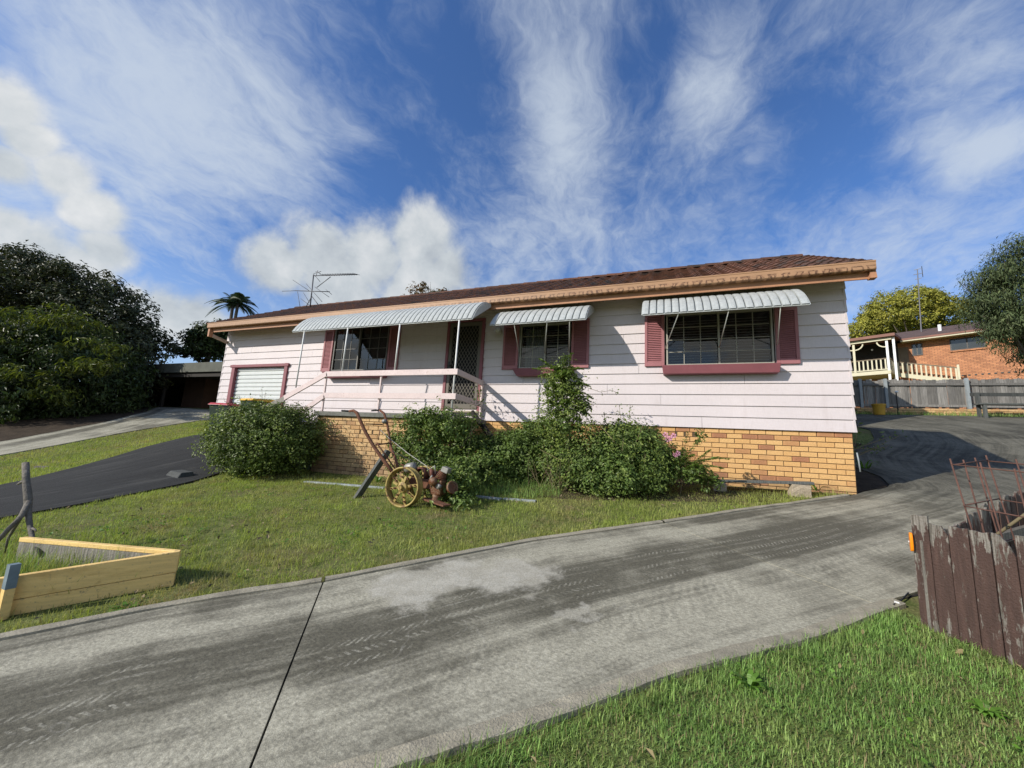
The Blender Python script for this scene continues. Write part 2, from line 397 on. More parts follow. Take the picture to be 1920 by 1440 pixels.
    bn = t.node('ShaderNodeBump'); bn.inputs['Strength'].default_value = 0.5; bn.inputs['Distance'].default_value = 0.006
    t.inp(bn.inputs['Height'], t.math('ADD', t.math('ADD', n_fine, t.math('MULTIPLY', n_mid, 2.0)), t.math('MULTIPLY', n_grit, 0.6)))
    t.l.new(bn.outputs[0], b.inputs['Normal'])
    return c
def asphalt_extra(t, c, geo, b):
    pos = geo.outputs['Position']
    st = t.noise(t.mapping(pos, scale=(5, 0.45, 1), rot=(0, 0, 0.08)), 1.0, 5, 0.65)
    c = t.scale(c, t.lin(st, 0.35, 0.75, 0.75, 1.7))
    c = t.mix(t.smooth(st, 0.55, 0.72, 0, 0.55), c, (0.085, 0.085, 0.078))
    c = t.mix(t.smooth(t.noise(pos, 1.4, 5, 0.65), 0.55, 0.75, 0, 0.4), c, (0.06, 0.058, 0.05))
    return t.scale(c, t.lin(t.noise(pos, 90, 3, 0.7), 0.3, 0.7, 0.6, 1.5))
def roofsheet_extra(t, c, geo, b):
    return c

def build_materials():
    material('weatherboard paint', (0.625, 0.565, 0.572), 0.6, var=0.05, vscale=1.3, extra=siding_extra)
    material('cream brick', (0.6, 0.4, 0.18), 0.85, extra=brick_extra, bump=0.35, bscale=140)
    material('verandah brick', (0.6, 0.4, 0.18), 0.9, extra=old_brick_extra, bump=0.4, bscale=120)
    material('dark mortar', (0.11, 0.075, 0.045), 0.95, var=0.3, vscale=20)
    material('rose shutter paint', (0.345, 0.140, 0.150), 0.55, var=0.12, vscale=4, fine=0.08)
    material('maroon paint', (0.235, 0.078, 0.092), 0.55, var=0.12, vscale=4, fine=0.06)
    material('pink rail paint', (0.65, 0.53, 0.51), 0.6, var=0.08, vscale=5, fine=0.08, fscale=40, dirt=((0.42, 0.29, 0.27), 0.60, 0.74, 14))
    material('rusty gutter paint', (0.39, 0.225, 0.125), 0.55, var=0.10, vscale=3, extra=gutter_extra)
    material('brown fascia paint', (0.40, 0.20, 0.11), 0.6, var=0.18, vscale=3, fine=0.1, fscale=30)
    material('soffit paint', (0.50, 0.40, 0.33), 0.8, var=0.08, vscale=4)
    material('roof tile', (0.09, 0.045, 0.03), 0.9, extra=tile_extra, bump=0.5, bscale=150)
    material('white awning metal', (0.42, 0.44, 0.43), 0.45, var=0.14, vscale=7, fine=0.12, fscale=50, dirt=((0.30, 0.315, 0.305), 0.52, 0.76, 18))
    material('white pipe', (0.74, 0.74, 0.72), 0.45, var=0.06, vscale=8)
    material('tan metal', (0.34, 0.30, 0.21), 0.45, var=0.1, vscale=8)
    material('dark frame', (0.045, 0.04, 0.035), 0.4)
    material('window frame metal', (0.36, 0.345, 0.29), 0.45, var=0.06, vscale=9)
    material('dull window frame', (0.16, 0.155, 0.14), 0.45)
    material('grille metal', (0.13, 0.115, 0.09), 0.5)
    material('room dark', (0.012, 0.012, 0.013), 0.9)
    material('blind slat', (0.55, 0.55, 0.54), 0.6)
    material('curtain', (0.35, 0.36, 0.37), 0.9, var=0.1, vscale=10)
    material('roller door white', (0.62, 0.65, 0.64), 0.4, var=0.04, vscale=5)
    material('concrete slab', (0.16, 0.16, 0.14), 0.9, var=0.35, vscale=8, fine=0.2, fscale=60, bump=0.4)
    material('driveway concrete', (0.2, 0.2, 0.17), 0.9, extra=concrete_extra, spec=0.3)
    material('kerb concrete', (0.30, 0.272, 0.205), 0.92, var=0.3, vscale=6, fine=0.25, fscale=80, bump=0.5, bscale=90)
    material('joint dirt', (0.02, 0.018, 0.015), 1.0)
    material('asphalt', (0.0165, 0.0165, 0.0155), 0.85, extra=asphalt_extra, bump=0.5, bscale=110, spec=0.35)
    material('ground', (0.1, 0.11, 0.04), 1.0, extra=ground_extra, bump=0.6, bscale=40, spec=0.1)
    material('soil', (0.055, 0.042, 0.03), 1.0, var=0.4, vscale=5, fine=0.4, fscale=50, bump=0.7, bscale=40, spec=0.1)
    material('grass blade', (0.30, 0.365, 0.078), 0.6, var=0.35, vscale=1.6, island=0.35, col2=(0.36, 0.375, 0.12), transl=0.35, spec=0.3, dirt=((0.34, 0.27, 0.145), 0.54, 0.68, 1.3))
    material('lush grass blade', (0.205, 0.335, 0.085), 0.55, var=0.35, vscale=3.5, island=0.45, col2=(0.25, 0.34, 0.10), transl=0.3, spec=0.35)
    material('dry grass blade', (0.30, 0.24, 0.12), 0.8, island=0.3, transl=0.25)
    material('weed leaf', (0.12, 0.24, 0.03), 0.5, island=0.3, transl=0.3)
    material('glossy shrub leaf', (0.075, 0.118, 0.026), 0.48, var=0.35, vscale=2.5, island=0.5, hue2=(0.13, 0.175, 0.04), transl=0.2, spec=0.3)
    material('sunlit shrub leaf', (0.15, 0.205, 0.045), 0.45, island=0.4, hue2=(0.21, 0.26, 0.06), transl=0.3, spec=0.35)  # paler copy for sun-facing leaves; sunlight put into the colour
    material('vine leaf', (0.085, 0.14, 0.032), 0.48, var=0.3, vscale=2, island=0.4, hue2=(0.15, 0.21, 0.05), transl=0.22, spec=0.3)
    material('fern leaflet', (0.13, 0.21, 0.035), 0.5, island=0.3, hue2=(0.17, 0.24, 0.05), transl=0.35)
    material('dry stem', (0.20, 0.16, 0.09), 0.9, island=0.3)
    material('dark tree leaf', (0.042, 0.068, 0.015), 0.5, var=0.3, vscale=0.6, island=0.5, hue2=(0.045, 0.068, 0.014), transl=0.15, spec=0.4)
    material('grey tree leaf', (0.056, 0.070, 0.025), 0.55, var=0.3, vscale=0.5, island=0.45, hue2=(0.052, 0.056, 0.022), transl=0.15, spec=0.4)
    material('sunlit tree leaf', (0.055, 0.085, 0.016), 0.45, var=0.3, vscale=0.8, island=0.5, hue2=(0.16, 0.18, 0.03), transl=0.3, spec=0.5)  # yellower leaf colour standing in for sunlight on the crown
    material('golden tree leaf', (0.23, 0.245, 0.04), 0.7, var=0.25, vscale=0.5, island=0.35, hue2=(0.36, 0.33, 0.05), transl=0.2)
    material('weeping tree leaf', (0.055, 0.085, 0.030), 0.7, var=0.3, vscale=0.8, island=0.45, hue2=(0.090, 0.11, 0.042), transl=0.12)
    material('palm leaf', (0.045, 0.075, 0.028), 0.5, island=0.3, transl=0.15)
    material('russet leaf', (0.24, 0.10, 0.045), 0.6, island=0.4, hue2=(0.09, 0.11, 0.03), transl=0.2)
    material('bark', (0.10, 0.080, 0.060), 0.95, var=0.3, vscale=8, bump=0.7, bscale=30)
    material('grey driftwood', (0.15, 0.135, 0.115), 0.9, var=0.35, vscale=10, fine=0.3, fscale=50, bump=0.7, bscale=45)
    material('pink flower', (0.70, 0.33, 0.52), 0.6, island=0.2, transl=0.3)
    material('red plastic', (0.40, 0.030, 0.045), 0.4, var=0.1, vscale=8)
    material('yellow plastic', (0.70, 0.40, 0.035), 0.4, var=0.08, vscale=8)
    material('dark green plastic', (0.016, 0.030, 0.020), 0.45)
    material('black rubber', (0.015, 0.015, 0.015), 0.8)
    material('yellow board', (0.84, 0.58, 0.22), 0.6, extra=yellow_board_extra, bump=0.25, bscale=60)
    material('grey board', (0.20, 0.185, 0.16), 0.9, extra=greywood_extra, bump=0.5, bscale=60)
    material('blue grey paint', (0.16, 0.21, 0.24), 0.6, var=0.2, vscale=14)
    material('brown peeling paint', (0.066, 0.037, 0.029), 0.75, extra=peel_extra, bump=0.5, bscale=90)
    material('fence paling', (0.21, 0.20, 0.185), 0.95, extra=greywood_extra, bump=0.4, bscale=60)
    material('galvanised post', (0.28, 0.31, 0.32), 0.5, var=0.15, vscale=6)
    material('orange reflector', (0.90, 0.26, 0.01), 0.3)
    material('rusty wire', (0.11, 0.055, 0.042), 0.85, var=0.3, vscale=20)
    material('rusty iron', (0.16, 0.075, 0.045), 0.85, var=0.35, vscale=14, extra=rust_extra, bump=0.5, bscale=70)
    material('oily brown iron', (0.17, 0.10, 0.05), 0.45, var=0.4, vscale=18, extra=rust_extra, bump=0.5, bscale=60)
    material('red rust paint', (0.12, 0.040, 0.03), 0.7, var=0.3, vscale=15, extra=rust_extra)
    material('dull aluminium', (0.27, 0.26, 0.235), 0.5, var=0.35, vscale=15, metal=0.3)
    material('yellow wheel paint', (0.36, 0.27, 0.085), 0.6, var=0.3, vscale=12, extra=yellow_rust_extra)
    material('dark grey plank', (0.085, 0.09, 0.085), 0.85, extra=greywood_extra)
    material('sandstone', (0.36, 0.30, 0.22), 0.95, var=0.25, vscale=9, fine=0.2, fscale=60, bump=0.6, bscale=40)
    material('pale edging', (0.30, 0.33, 0.34), 0.8, var=0.25, vscale=8, fine=0.15)
    material('antenna metal', (0.10, 0.10, 0.11), 0.5, metal=0.4)
    material('lamp glass', (0.52, 0.50, 0.46), 0.25)
    material('black plastic', (0.012, 0.012, 0.012), 0.4)
    material('white plastic', (0.8, 0.8, 0.8), 0.4)
    material('red brick wall', (0.40, 0.17, 0.085), 0.9, var=0.15, vscale=3)
    material('brown metal roof', (0.20, 0.085, 0.060), 0.6, var=0.15, vscale=1.5)
    material('dark tiled roof', (0.10, 0.065, 0.055), 0.85, var=0.3, vscale=3)
    material('cream paint', (0.56, 0.52, 0.37), 0.6, var=0.06, vscale=4)
    material('timber lining', (0.17, 0.13, 0.085), 0.7, var=0.15, vscale=4)
    material('grey fascia', (0.10, 0.105, 0.085), 0.8, var=0.2, vscale=3)
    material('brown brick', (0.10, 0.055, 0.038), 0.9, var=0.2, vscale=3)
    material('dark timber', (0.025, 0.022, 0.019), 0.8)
    material('yellow pot', (0.52, 0.30, 0.03), 0.6, var=0.1, vscale=8)
    material('white cloth', (0.7, 0.7, 0.7), 0.9)
    # brick pattern for the far wall (courses a pixel or two high)
    m = MATS['red brick wall']; t = NT(m.node_tree)
    b = [n for n in t.n if n.type == 'BSDF_PRINCIPLED'][0]
    uvn = t.node('ShaderNodeUVMap'); uvn.uv_map = 'UVMap'
    br = t.node('ShaderNodeTexBrick'); t.l.new(uvn.outputs[0], br.inputs['Vector'])
    br.inputs['Scale'].default_value = 1.0; br.inputs['Brick Width'].default_value = 0.24; br.inputs['Row Height'].default_value = 0.086
    br.inputs['Mortar Size'].default_value = 0.008; br.inputs['Bias'].default_value = -0.2
    t.inp(br.inputs['Color1'], (0.52, 0.235, 0.115)); t.inp(br.inputs['Color2'], (0.36, 0.155, 0.08)); t.inp(br.inputs['Mortar'], (0.13, 0.08, 0.055))
    c = t.scale(br.outputs['Color'], t.lin(t.noise(uvn.outputs[0], 1.5, 5, 0.6), 0.3, 0.7, 0.8, 1.2))
    t.l.new(c, b.inputs['Base Color'])
    # glass: mostly clear, mirror at a slant; reflections boosted and tinted warm against the blue sky
    m = bpy.data.materials.new('window glass'); m.use_nodes = True; MATS['window glass'] = m
    t = NT(m.node_tree); t.n.clear()
    out = t.node('ShaderNodeOutputMaterial'); fr = t.node('ShaderNodeFresnel'); fr.inputs[0].default_value = 1.48
    tr = t.node('ShaderNodeBsdfTransparent'); t.inp(tr.inputs[0], (0.62, 0.66, 0.66))
    gl = t.node('ShaderNodeBsdfGlossy'); gl.inputs['Roughness'].default_value = 0.01; t.inp(gl.inputs[0], (0.92, 0.88, 0.80))
    ms = t.node('ShaderNodeMixShader'); t.l.new(t.math('ADD', t.math('MULTIPLY', fr.outputs[0], 1.7), 0.0), ms.inputs[0])
    t.l.new(tr.outputs[0], ms.inputs[1]); t.l.new(gl.outputs[0], ms.inputs[2]); t.l.new(ms.outputs[0], out.inputs[0])
PALE = [(0, 0)]*4   # filled in below, before the materials are made

# ------------------------------------------------------------------ terrain
CP = []
for X in (-5., -2., 1., 3.):
    for Y in (-4., -1., 2., 5., 7.5):
        CP.append((X, Y, -1.5+.011*X+.124*Y))
CP += [(-7.9, 4.6, -1.02), (-7.8, 2.5, -1.28), (-7.5, 7.5, -.64), (-9, -3, -2.0), (-10, 7.6, -.30), (-11.5, 7.6, -.24), (-13, 7.9, -.2), (-12, 3.7, -1.33), (-14.5, 5.6, -1.05), (-14.5, 8.6, -.15),
       (-18, 10.5, .35), (-20, 11.2, .67), (-24, 12, .88), (-28, 12, .9), (-30, 8, .6), (-18, 4, -1.35), (-25, 2, -1.2), (-18, -6, -2.6),
       (5, 12, .28), (6.83, 11.1, .05), (7, 15, 1.0), (4, 16, 1.2), (12, 15, 1.05), (14, 10, .2), (8, 7.5, -.3), (10, 4, -.8), (9.75, 20, 2.05), (3, 20, 2.05), (16, 20, 2.1), (5, 24, 2.4), (10, 27, 2.7), (18, 25, 2.6), (24, 18, 2.0), (28, 32, 3.1), (0, 30, 2.6), (-12, 20, 1.2), (-20, 22, 1.4), (-30, 25, 1.8),
       (60, 60, 4.0), (-60, 60, 3.0), (0, 90, 5.0), (-70, 0, 1.0), (70, 0, 1.0), (0, -30, -4.0), (-40, -40, -4.5), (40, -40, -4.0)]
CP = np.array(CP)
def phi(r2): return 0.5*r2*np.log(r2+1e-9)
def fit_terrain():
    n = len(CP); d = ((CP[:, None, :2]-CP[None, :, :2])**2).sum(-1)
    A = np.zeros((n+3, n+3)); A[:n, :n] = phi(d)+.3*np.eye(n); A[:n, n] = 1; A[:n, n+1:] = CP[:, :2]; A[n:, :n] = A[:n, n:].T
    return np.linalg.solve(A, np.r_[CP[:, 2], 0, 0, 0])
TW = fit_terrain()
def H(x, y):
    x = np.asarray(x, float); y = np.asarray(y, float)
    r = np.sqrt(x*x+y*y); k = np.minimum(1.0, 80.0/np.maximum(r, 1e-6))
    x = x*k; y = y*k
    d = (x[..., None]-CP[:, 0])**2+(y[..., None]-CP[:, 1])**2
    return phi(d)@TW[:-3]+TW[-3]+TW[-2]*x+TW[-1]*y
def hit(x, y, off=0.0):
    d = ray(x, y); tt = np.geomspace(.5, 90, 5000); p = d[None]*tt[:, None]
    g = p[:, 2]-H(p[:, 0], p[:, 1])-off; i = np.where(g < 0)[0]
    return p[i[0]] if len(i) else p[-1]
PALE = [tuple(hit(850, 1085)[:2]), tuple(hit(960, 1080)[:2]), tuple(hit(1085, 1160)[:2]), tuple(hit(765, 1112)[:2])]
build_materials()

# ------------------------------------------------------------------ object helpers
def wloc(o):
    v = Vector((0, 0, 0))
    while o is not None: v += o.location; o = o.parent
    return v
def tag(o, label=None, cat=None, group=None, kind=None):
    if label: o['label'] = label
    if cat: o['category'] = cat
    if group: o['group'] = group
    if kind: o['kind'] = kind
    return o
def thing(name, label, cat, loc, group=None):
    o = bpy.data.objects.new(name, None); COL.objects.link(o); o.empty_display_size = 0.2
    o.location = loc
    return tag(o, label, cat, group)
def structure(name, loc=(0, 0, 0)):
    o = bpy.data.objects.new(name, None); COL.objects.link(o); o.location = loc
    o['kind'] = 'structure'; return o
def link(name, me, parent=None, loc=(0, 0, 0)):
    o = bpy.data.objects.new(name, me); COL.objects.link(o)
    if parent is not None: o.parent = parent
    o.location = loc
    return o
def np_mesh(name, V, Fc, m, smooth=False, uv=None):
    """V (n,3), Fc (k,c) all faces the same size."""
    V = np.asarray(V, np.float32); Fc = np.asarray(Fc, np.int32); k, c = Fc.shape
    me = bpy.data.meshes.new(name)
    me.vertices.add(len(V)); me.vertices.foreach_set('co', V.ravel())
    me.loops.add(k*c); me.loops.foreach_set('vertex_index', Fc.ravel())
    me.polygons.add(k); me.polygons.foreach_set('loop_start', np.arange(0, k*c, c, dtype=np.int32))
    me.polygons.foreach_set('loop_total', np.full(k, c, np.int32))
    me.polygons.foreach_set('use_smooth', np.full(k, bool(smooth)))
    if uv is not None:
        l = me.uv_layers.new(name='UVMap'); l.data.foreach_set('uv', np.asarray(uv, np.float32)[Fc.ravel()].ravel())
    me.update(calc_edges=True)
    me.materials.append(MATS[m])
    return me
class MB:
    """Collects shapes; build() links them as ONE mesh object (world coordinates in, parent's origin taken off)."""
    def __init__(s): s.v = []; s.f = []; s.uv = None
    def add(s, vs, fs):
        b = len(s.v); s.v += [tuple(float(q) for q in v) for v in vs]; s.f += [tuple(b+i for i in f) for f in fs]; return s
    def hexa(s, p):   # p: 4 bottom ccw, 4 top ccw
        return s.add(p, [(3, 2, 1, 0), (4, 5, 6, 7), (0, 1, 5, 4), (1, 2, 6, 5), (2, 3, 7, 6), (3, 0, 4, 7)])
    def box(s, x0, x1, y0, y1, z0, z1):
        return s.hexa([(x0, y0, z0), (x1, y0, z0), (x1, y1, z0), (x0, y1, z0), (x0, y0, z1), (x1, y0, z1), (x1, y1, z1), (x0, y1, z1)])
    def beam(s, a, b, w_, h_, up=(0, 0, 1)):
        a = Vector(a); b = Vector(b); d = (b-a).normalized(); u = Vector(up); r = d.cross(u)
        if r.length < 1e-4: r = d.cross(Vector((1, 0, 0)))
        r.normalize(); u = r.cross(d).normalized(); r = r*w_/2; u = u*h_/2
        return s.hexa([a-r-u, a+r-u, b+r-u, b-r-u, a-r+u, a+r+u, b+r+u, b-r+u])
    def tube(s, pts, rad, n=8, cap=True):
        pts = [Vector(p) for p in pts]
        if not hasattr(rad, '__len__'): rad = [rad]*len(pts)
        b = len(s.v); ref = Vector((0.123, 0.31, 0.94)).normalized()
        for i, p in enumerate(pts):
            d = (pts[min(i+1, len(pts)-1)]-pts[max(i-1, 0)]).normalized()
            r = d.cross(ref)
            if r.length < 0.05: r = d.cross(Vector((1, 0, 0)))
            r.normalize(); u = d.cross(r)
            for k in range(n):
                a = 2*PI*k/n; q = p+(r*math.cos(a)+u*math.sin(a))*rad[i]; s.v.append(tuple(q))
        for i in range(len(pts)-1):
            for k in range(n):
                k2 = (k+1) % n
                s.f.append((b+i*n+k, b+i*n+k2, b+(i+1)*n+k2, b+(i+1)*n+k))
        if cap:
            s.f.append(tuple(b+k for k in range(n))[::-1]); e = b+(len(pts)-1)*n
            s.f.append(tuple(e+k for k in range(n)))
        return s
    def prism(s, poly, vec):
        n = len(poly); v = Vector(vec)
        P_ = [Vector(p) for p in poly]
        return s.add([*P_, *[p+v for p in P_]], [tuple(range(n))[::-1], tuple(range(n, 2*n))]+[(i, (i+1) % n, n+(i+1) % n, n+i) for i in range(n)])
    def lathe(s, prof, c, axis=(0, 0, 1), n=20):
        """prof: list of (radius, distance along axis)"""
        ax = Vector(axis).normalized(); r = ax.cross(Vector((0, 0, 1)))
        if r.length < 1e-3: r = Vector((1, 0, 0))
        r.normalize(); u = ax.cross(r); c = Vector(c); b = len(s.v)
        for rad, h in prof:
            for k in range(n):
                a = 2*PI*k/n; s.v.append(tuple(c+ax*h+(r*math.cos(a)+u*math.sin(a))*rad))
        for i in range(len(prof)-1):
            for k in range(n):
                k2 = (k+1) % n; s.f.append((b+i*n+k, b+i*n+k2, b+(i+1)*n+k2, b+(i+1)*n+k))
        return s
    def build(s, name, m, parent=None, smooth=False, bevel=0.0):
        o0 = wloc(parent)
        me = bpy.data.meshes.new(name)
        me.from_pydata([(x-o0.x, y-o0.y, z-o0.z) for x, y, z in s.v], [], s.f)
        if smooth:
            me.polygons.foreach_set('use_smooth', np.ones(len(me.polygons), bool))
        me.materials.append(MATS[m]); me.update()
        o = link(name, me, parent)
        if bevel:
            md = o.modifiers.new('bevel', 'BEVEL'); md.width = bevel; md.segments = 2; md.limit_method = 'ANGLE'; md.angle_limit = math.radians(40)
        return o

def resample(pts, n):
    pts = np.asarray(pts, float); seg = np.linalg.norm(np.diff(pts, axis=0), axis=1); s = np.r_[0, np.cumsum(seg)]
    t = np.linspace(0, s[-1], n)
    return np.stack([np.interp(t, s, pts[:, i]) for i in range(pts.shape[1])], 1)

def inside(poly, x, y):
    poly = np.asarray(poly, float); r = np.zeros(len(x), bool); j = len(poly)-1
    for i in range(len(poly)):
        xi, yi = poly[i]; xj, yj = poly[j]
        c = ((yi > y) != (yj > y)) & (x < (xj-xi)*(y-yi)/(yj-yi+1e-12)+xi)
        r ^= c; j = i
    return r

# ------------------------------------------------------------------ ground
def make_ground():
    xs = np.r_[np.linspace(-400, -60, 18), np.linspace(-55, -26, 12), np.arange(-25, 25.01, 0.4), np.linspace(27, 60, 12), np.linspace(70, 400, 18)]
    ys = np.r_[np.linspace(-300, -20, 16), np.arange(-18, -5, 1.0), np.arange(-5, 32.01, 0.4), np.linspace(34, 70, 12), np.linspace(80, 500, 18)]
    X, Y = np.meshgrid(xs, ys); Z = H(X, Y)
    nx = len(xs); V = np.stack([X, Y, Z], -1).reshape(-1, 3)
    i = (np.arange(len(ys)-1)[:, None]*nx+np.arange(nx-1)[None]).ravel()
    o = link('ground', np_mesh('ground', V, np.stack([i, i+1, i+1+nx, i+nx], 1), 'ground', True)); o['kind'] = 'structure'
make_ground()

def strip_mesh(name, L, R, n, mcol, m, off, thick, parent=None, u0=0.0, gap=0.0):
    """A slab between two edge lines, draped on the terrain, with its own thickness."""
    L = resample(L, n); R = resample(R, n)
    if gap:
        for A in (L, R):
            d0 = (A[1]-A[0]); A[0] += d0/np.linalg.norm(d0)*gap; d1 = (A[-2]-A[-1]); A[-1] += d1/np.linalg.norm(d1)*gap
    t = np.linspace(0, 1, mcol)
    P = L[:, None, :]*(1-t)[None, :, None]+R[:, None, :]*t[None, :, None]
    Z = H(P[..., 0], P[..., 1])+off
    top = np.concatenate([P, Z[..., None]], -1)
    C = (L+R)/2; u = u0+np.r_[0, np.cumsum(np.linalg.norm(np.diff(C, axis=0), axis=1))]
    wd = np.linalg.norm(R-L, axis=1)
    UV = np.stack([np.repeat(u[:, None], mcol, 1), wd[:, None]*t[None, :]], -1)
    V = top.reshape(-1, 3); uv = UV.reshape(-1, 2)
    i = (np.arange(n-1)[:, None]*mcol+np.arange(mcol-1)[None]).ravel()
    faces = [np.stack([i, i+1, i+1+mcol, i+mcol], 1)]
    ring = np.r_[np.arange(mcol), np.arange(2*mcol-1, n*mcol, mcol), np.arange(n*mcol-2, (n-1)*mcol-1, -1), np.arange((n-2)*mcol, 0, -mcol)]
    low = V[ring].copy(); low[:, 2] -= thick; b = len(V); k = len(ring); j = np.arange(k)
    V = np.r_[V, low]; uv = np.r_[uv, uv[ring]]
    faces.append(np.stack([ring, b+j, b+(j+1) % k, ring[(j+1) % k]], 1))
    o0 = wloc(parent)
    Fq = np.concatenate(faces)[:, ::-1]
    o = link(name, np_mesh(name, V-np.array(o0), Fq, m, False, uv), parent)
    return o, float(u[-1])

FAR = [(-7.0, -2.6), (-4.75, 0.15), (-3.785, 1.327), (-3.33, 1.90), (-2.575, 2.611), (-1.277, 4.088), (-0.008, 5.237), (1.03, 6.235), (2.72, 7.735)]
NEAR = [(-4.9, -2.3), (-2.75, -0.05), (-1.48, 1.22), (-1.209, 1.469), (-0.587, 2.0), (0.006, 2.581), (0.80, 3.21), (1.40, 3.80), (1.649, 3.997), (2.5, 4.78), (3.6, 5.8), (5.6, 7.2)]
def make_driveway():
    d = structure('driveway', (0, 5, -0.9))
    segs = [
        ([(-9.5, -5.6), (-7.0, -2.6), (-4.75, 0.15)], [(-7.2, -4.8), (-4.9, -2.3), (-2.75, -0.05)]),
        ([(-4.75, 0.15), (-3.785, 1.327), (-3.33, 1.90), (-2.575, 2.611)], [(-2.75, -0.05), (-1.48, 1.22)]),
        ([(-2.575, 2.611), (-1.277, 4.088), (-0.008, 5.237)], [(-1.48, 1.22), (-1.209, 1.469), (-0.587, 2.0), (0.006, 2.581), (0.80, 3.21), (1.40, 3.80)]),
        ([(-0.008, 5.237), (1.03, 6.235), (2.72, 7.735), (2.98, 8.06)], [(1.40, 3.80), (1.649, 3.997), (2.5, 4.78), (3.6, 5.8), (5.9, 7.3)]),
        ([(2.98, 8.06), (3.55, 8.6), (3.75, 9.4), (3.65, 10.4), (4.1, 11.8), (5.0, 13.1), (5.45, 13.85)], [(5.9, 7.3), (8.5, 8.6), (12, 10.5), (15.5, 12.3)]),
        ([(5.45, 13.85), (5.9, 15.2), (5.6, 16.6), (5.2, 17.6), (5.1, 19.35)], [(15.5, 12.3), (18.5, 15), (20.5, 19.45)]),
    ]
    u = 0.0
    for i, (L, R) in enumerate(segs):
        n = max(10, int(sum(np.linalg.norm(np.diff(np.array(L), axis=0), axis=1))/0.22))
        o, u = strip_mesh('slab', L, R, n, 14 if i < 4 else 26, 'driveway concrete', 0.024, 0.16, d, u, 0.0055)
    # kerb lips cast along both sides
    def kerb(line, w_, h_, side):
        L = resample(line, max(6, int(len(line)*6)))
        dirs = np.gradient(L, axis=0); nn = np.stack([-dirs[:, 1], dirs[:, 0]], 1); nn /= np.linalg.norm(nn, axis=1)[:, None]; nn *= side
        rows = [(0.0, 0.024-0.10), (0.0, 0.024+h_*0.7), (w_*0.15, 0.024+h_), (w_*0.8, 0.024+h_), (w_, 0.024+h_*0.5), (w_, 0.024-0.10)]
        V = []
        for k, (a, z) in enumerate(rows):
            q = L+nn*a; V.append(np.c_[q, H(q[:, 0], q[:, 1])+z+rng.normal(0, 0.0025, len(q))])
        V = np.stack(V, 1); m_ = len(rows); n = len(L)
        i = (np.arange(n-1)[:, None]*m_+np.arange(m_-1)[None]).ravel()
        Fq = np.stack([i, i+1, i+1+m_, i+m_], 1)
        if side < 0: Fq = Fq[:, ::-1]
        link('kerb', np_mesh('kerb', V.reshape(-1, 3)-np.array(d.location), Fq[:, ::-1], 'kerb concrete', False), d)
    for a, b in ((1, 5), (4, 7), (6, 9)): pass
    kerb([(-7.0, -2.6), (-4.75, 0.15), (-3.785, 1.327), (-3.33, 1.90), (-2.585, 2.60)], 0.075, 0.020, 1)
    kerb([(-2.565, 2.622), (-1.277, 4.088), (-0.016, 5.23)], 0.075, 0.020, 1)
    kerb([(0.0, 5.245), (1.03, 6.235), (2.66, 7.68)], 0.075, 0.020, 1)
    kerb([(-4.9, -2.3), (-2.75, -0.05), (-1.49, 1.21)], 0.09, 0.008, -1)
    kerb([(-1.47, 1.23), (-1.209, 1.469), (-0.587, 2.0), (0.006, 2.581), (0.80, 3.21), (1.39, 3.79), (1.56, 3.93)], 0.09, 0.008, -1)
    # dirt packed in the joints, under the slabs
    o, _ = strip_mesh('joint_filling', [(-9, -5), (-4.75, 0.15), (-2.575, 2.611), (-0.008, 5.237), (2.8, 7.9), (3.7, 9.5), (5.3, 13.6)], [(-7.3, -4.6), (-2.75, -0.05), (-1.48, 1.22), (1.40, 3.80), (5.7, 7.2), (12, 10.5), (16, 13.5)], 80, 14, 'joint dirt', 0.006, 0.05, d)
    a, _ = strip_mesh('asphalt_drive', [(-11.3, -5), (-11.6, 0), (-11.914, 3.684), (-12.9, 5.6), (-13.5, 6.6), (-13.6, 7.85)], [(-7.8, -5), (-7.8, 0), (-7.793, 2.479), (-7.789, 3.193), (-7.993, 4.634), (-8.7, 6.3), (-9.7, 7.85)], 50, 16, 'asphalt', 0.03, 0.1)
    a['kind'] = 'structure'
    a, _ = strip_mesh('neighbour_drive', [(-20.5, -5), (-19.5, 2), (-19.4, 5.8), (-20.1, 8.5), (-21.5, 10.4), (-24.5, 12.2)], [(-17.6, -5), (-17.4, 2), (-17.36, 5.23), (-17.55, 7.48), (-17.5, 10.2), (-17.2, 12.2)], 40, 10, 'driveway concrete', 0.03, 0.1)
    a['kind'] = 'structure'
    a, _ = strip_mesh('garden_bed', [(2.86, 8.0), (2.86, 13.4)], [(3.5, 8.6), (3.7, 9.4), (3.6, 10.4), (4.05, 11.8), (4.9, 13.1)], 20, 6, 'soil', 0.02, 0.1)
    a['kind'] = 'structure'
    a, _ = strip_mesh('tree_shade_bed', [(-34, 1.5), (-34, 6), (-33, 11.9)], [(-20.0, 1.5), (-19.5, 5.8), (-20.2, 8.5), (-21.6, 10.4), (-24.6, 11.9)], 30, 14, 'soil', 0.02, 0.1)  # dark soil sheet added to stand in for shade under the trees
    a['kind'] = 'structure'
    a, _ = strip_mesh('house_bed', [(-3.5, 7.86), (2.75, 7.86)], [(-3.4, 6.35), (-1.6, 6.0), (1.0, 6.75), (2.72, 7.72)], 24, 8, 'soil', 0.006, 0.05)
    a['kind'] = 'structure'
make_driveway()

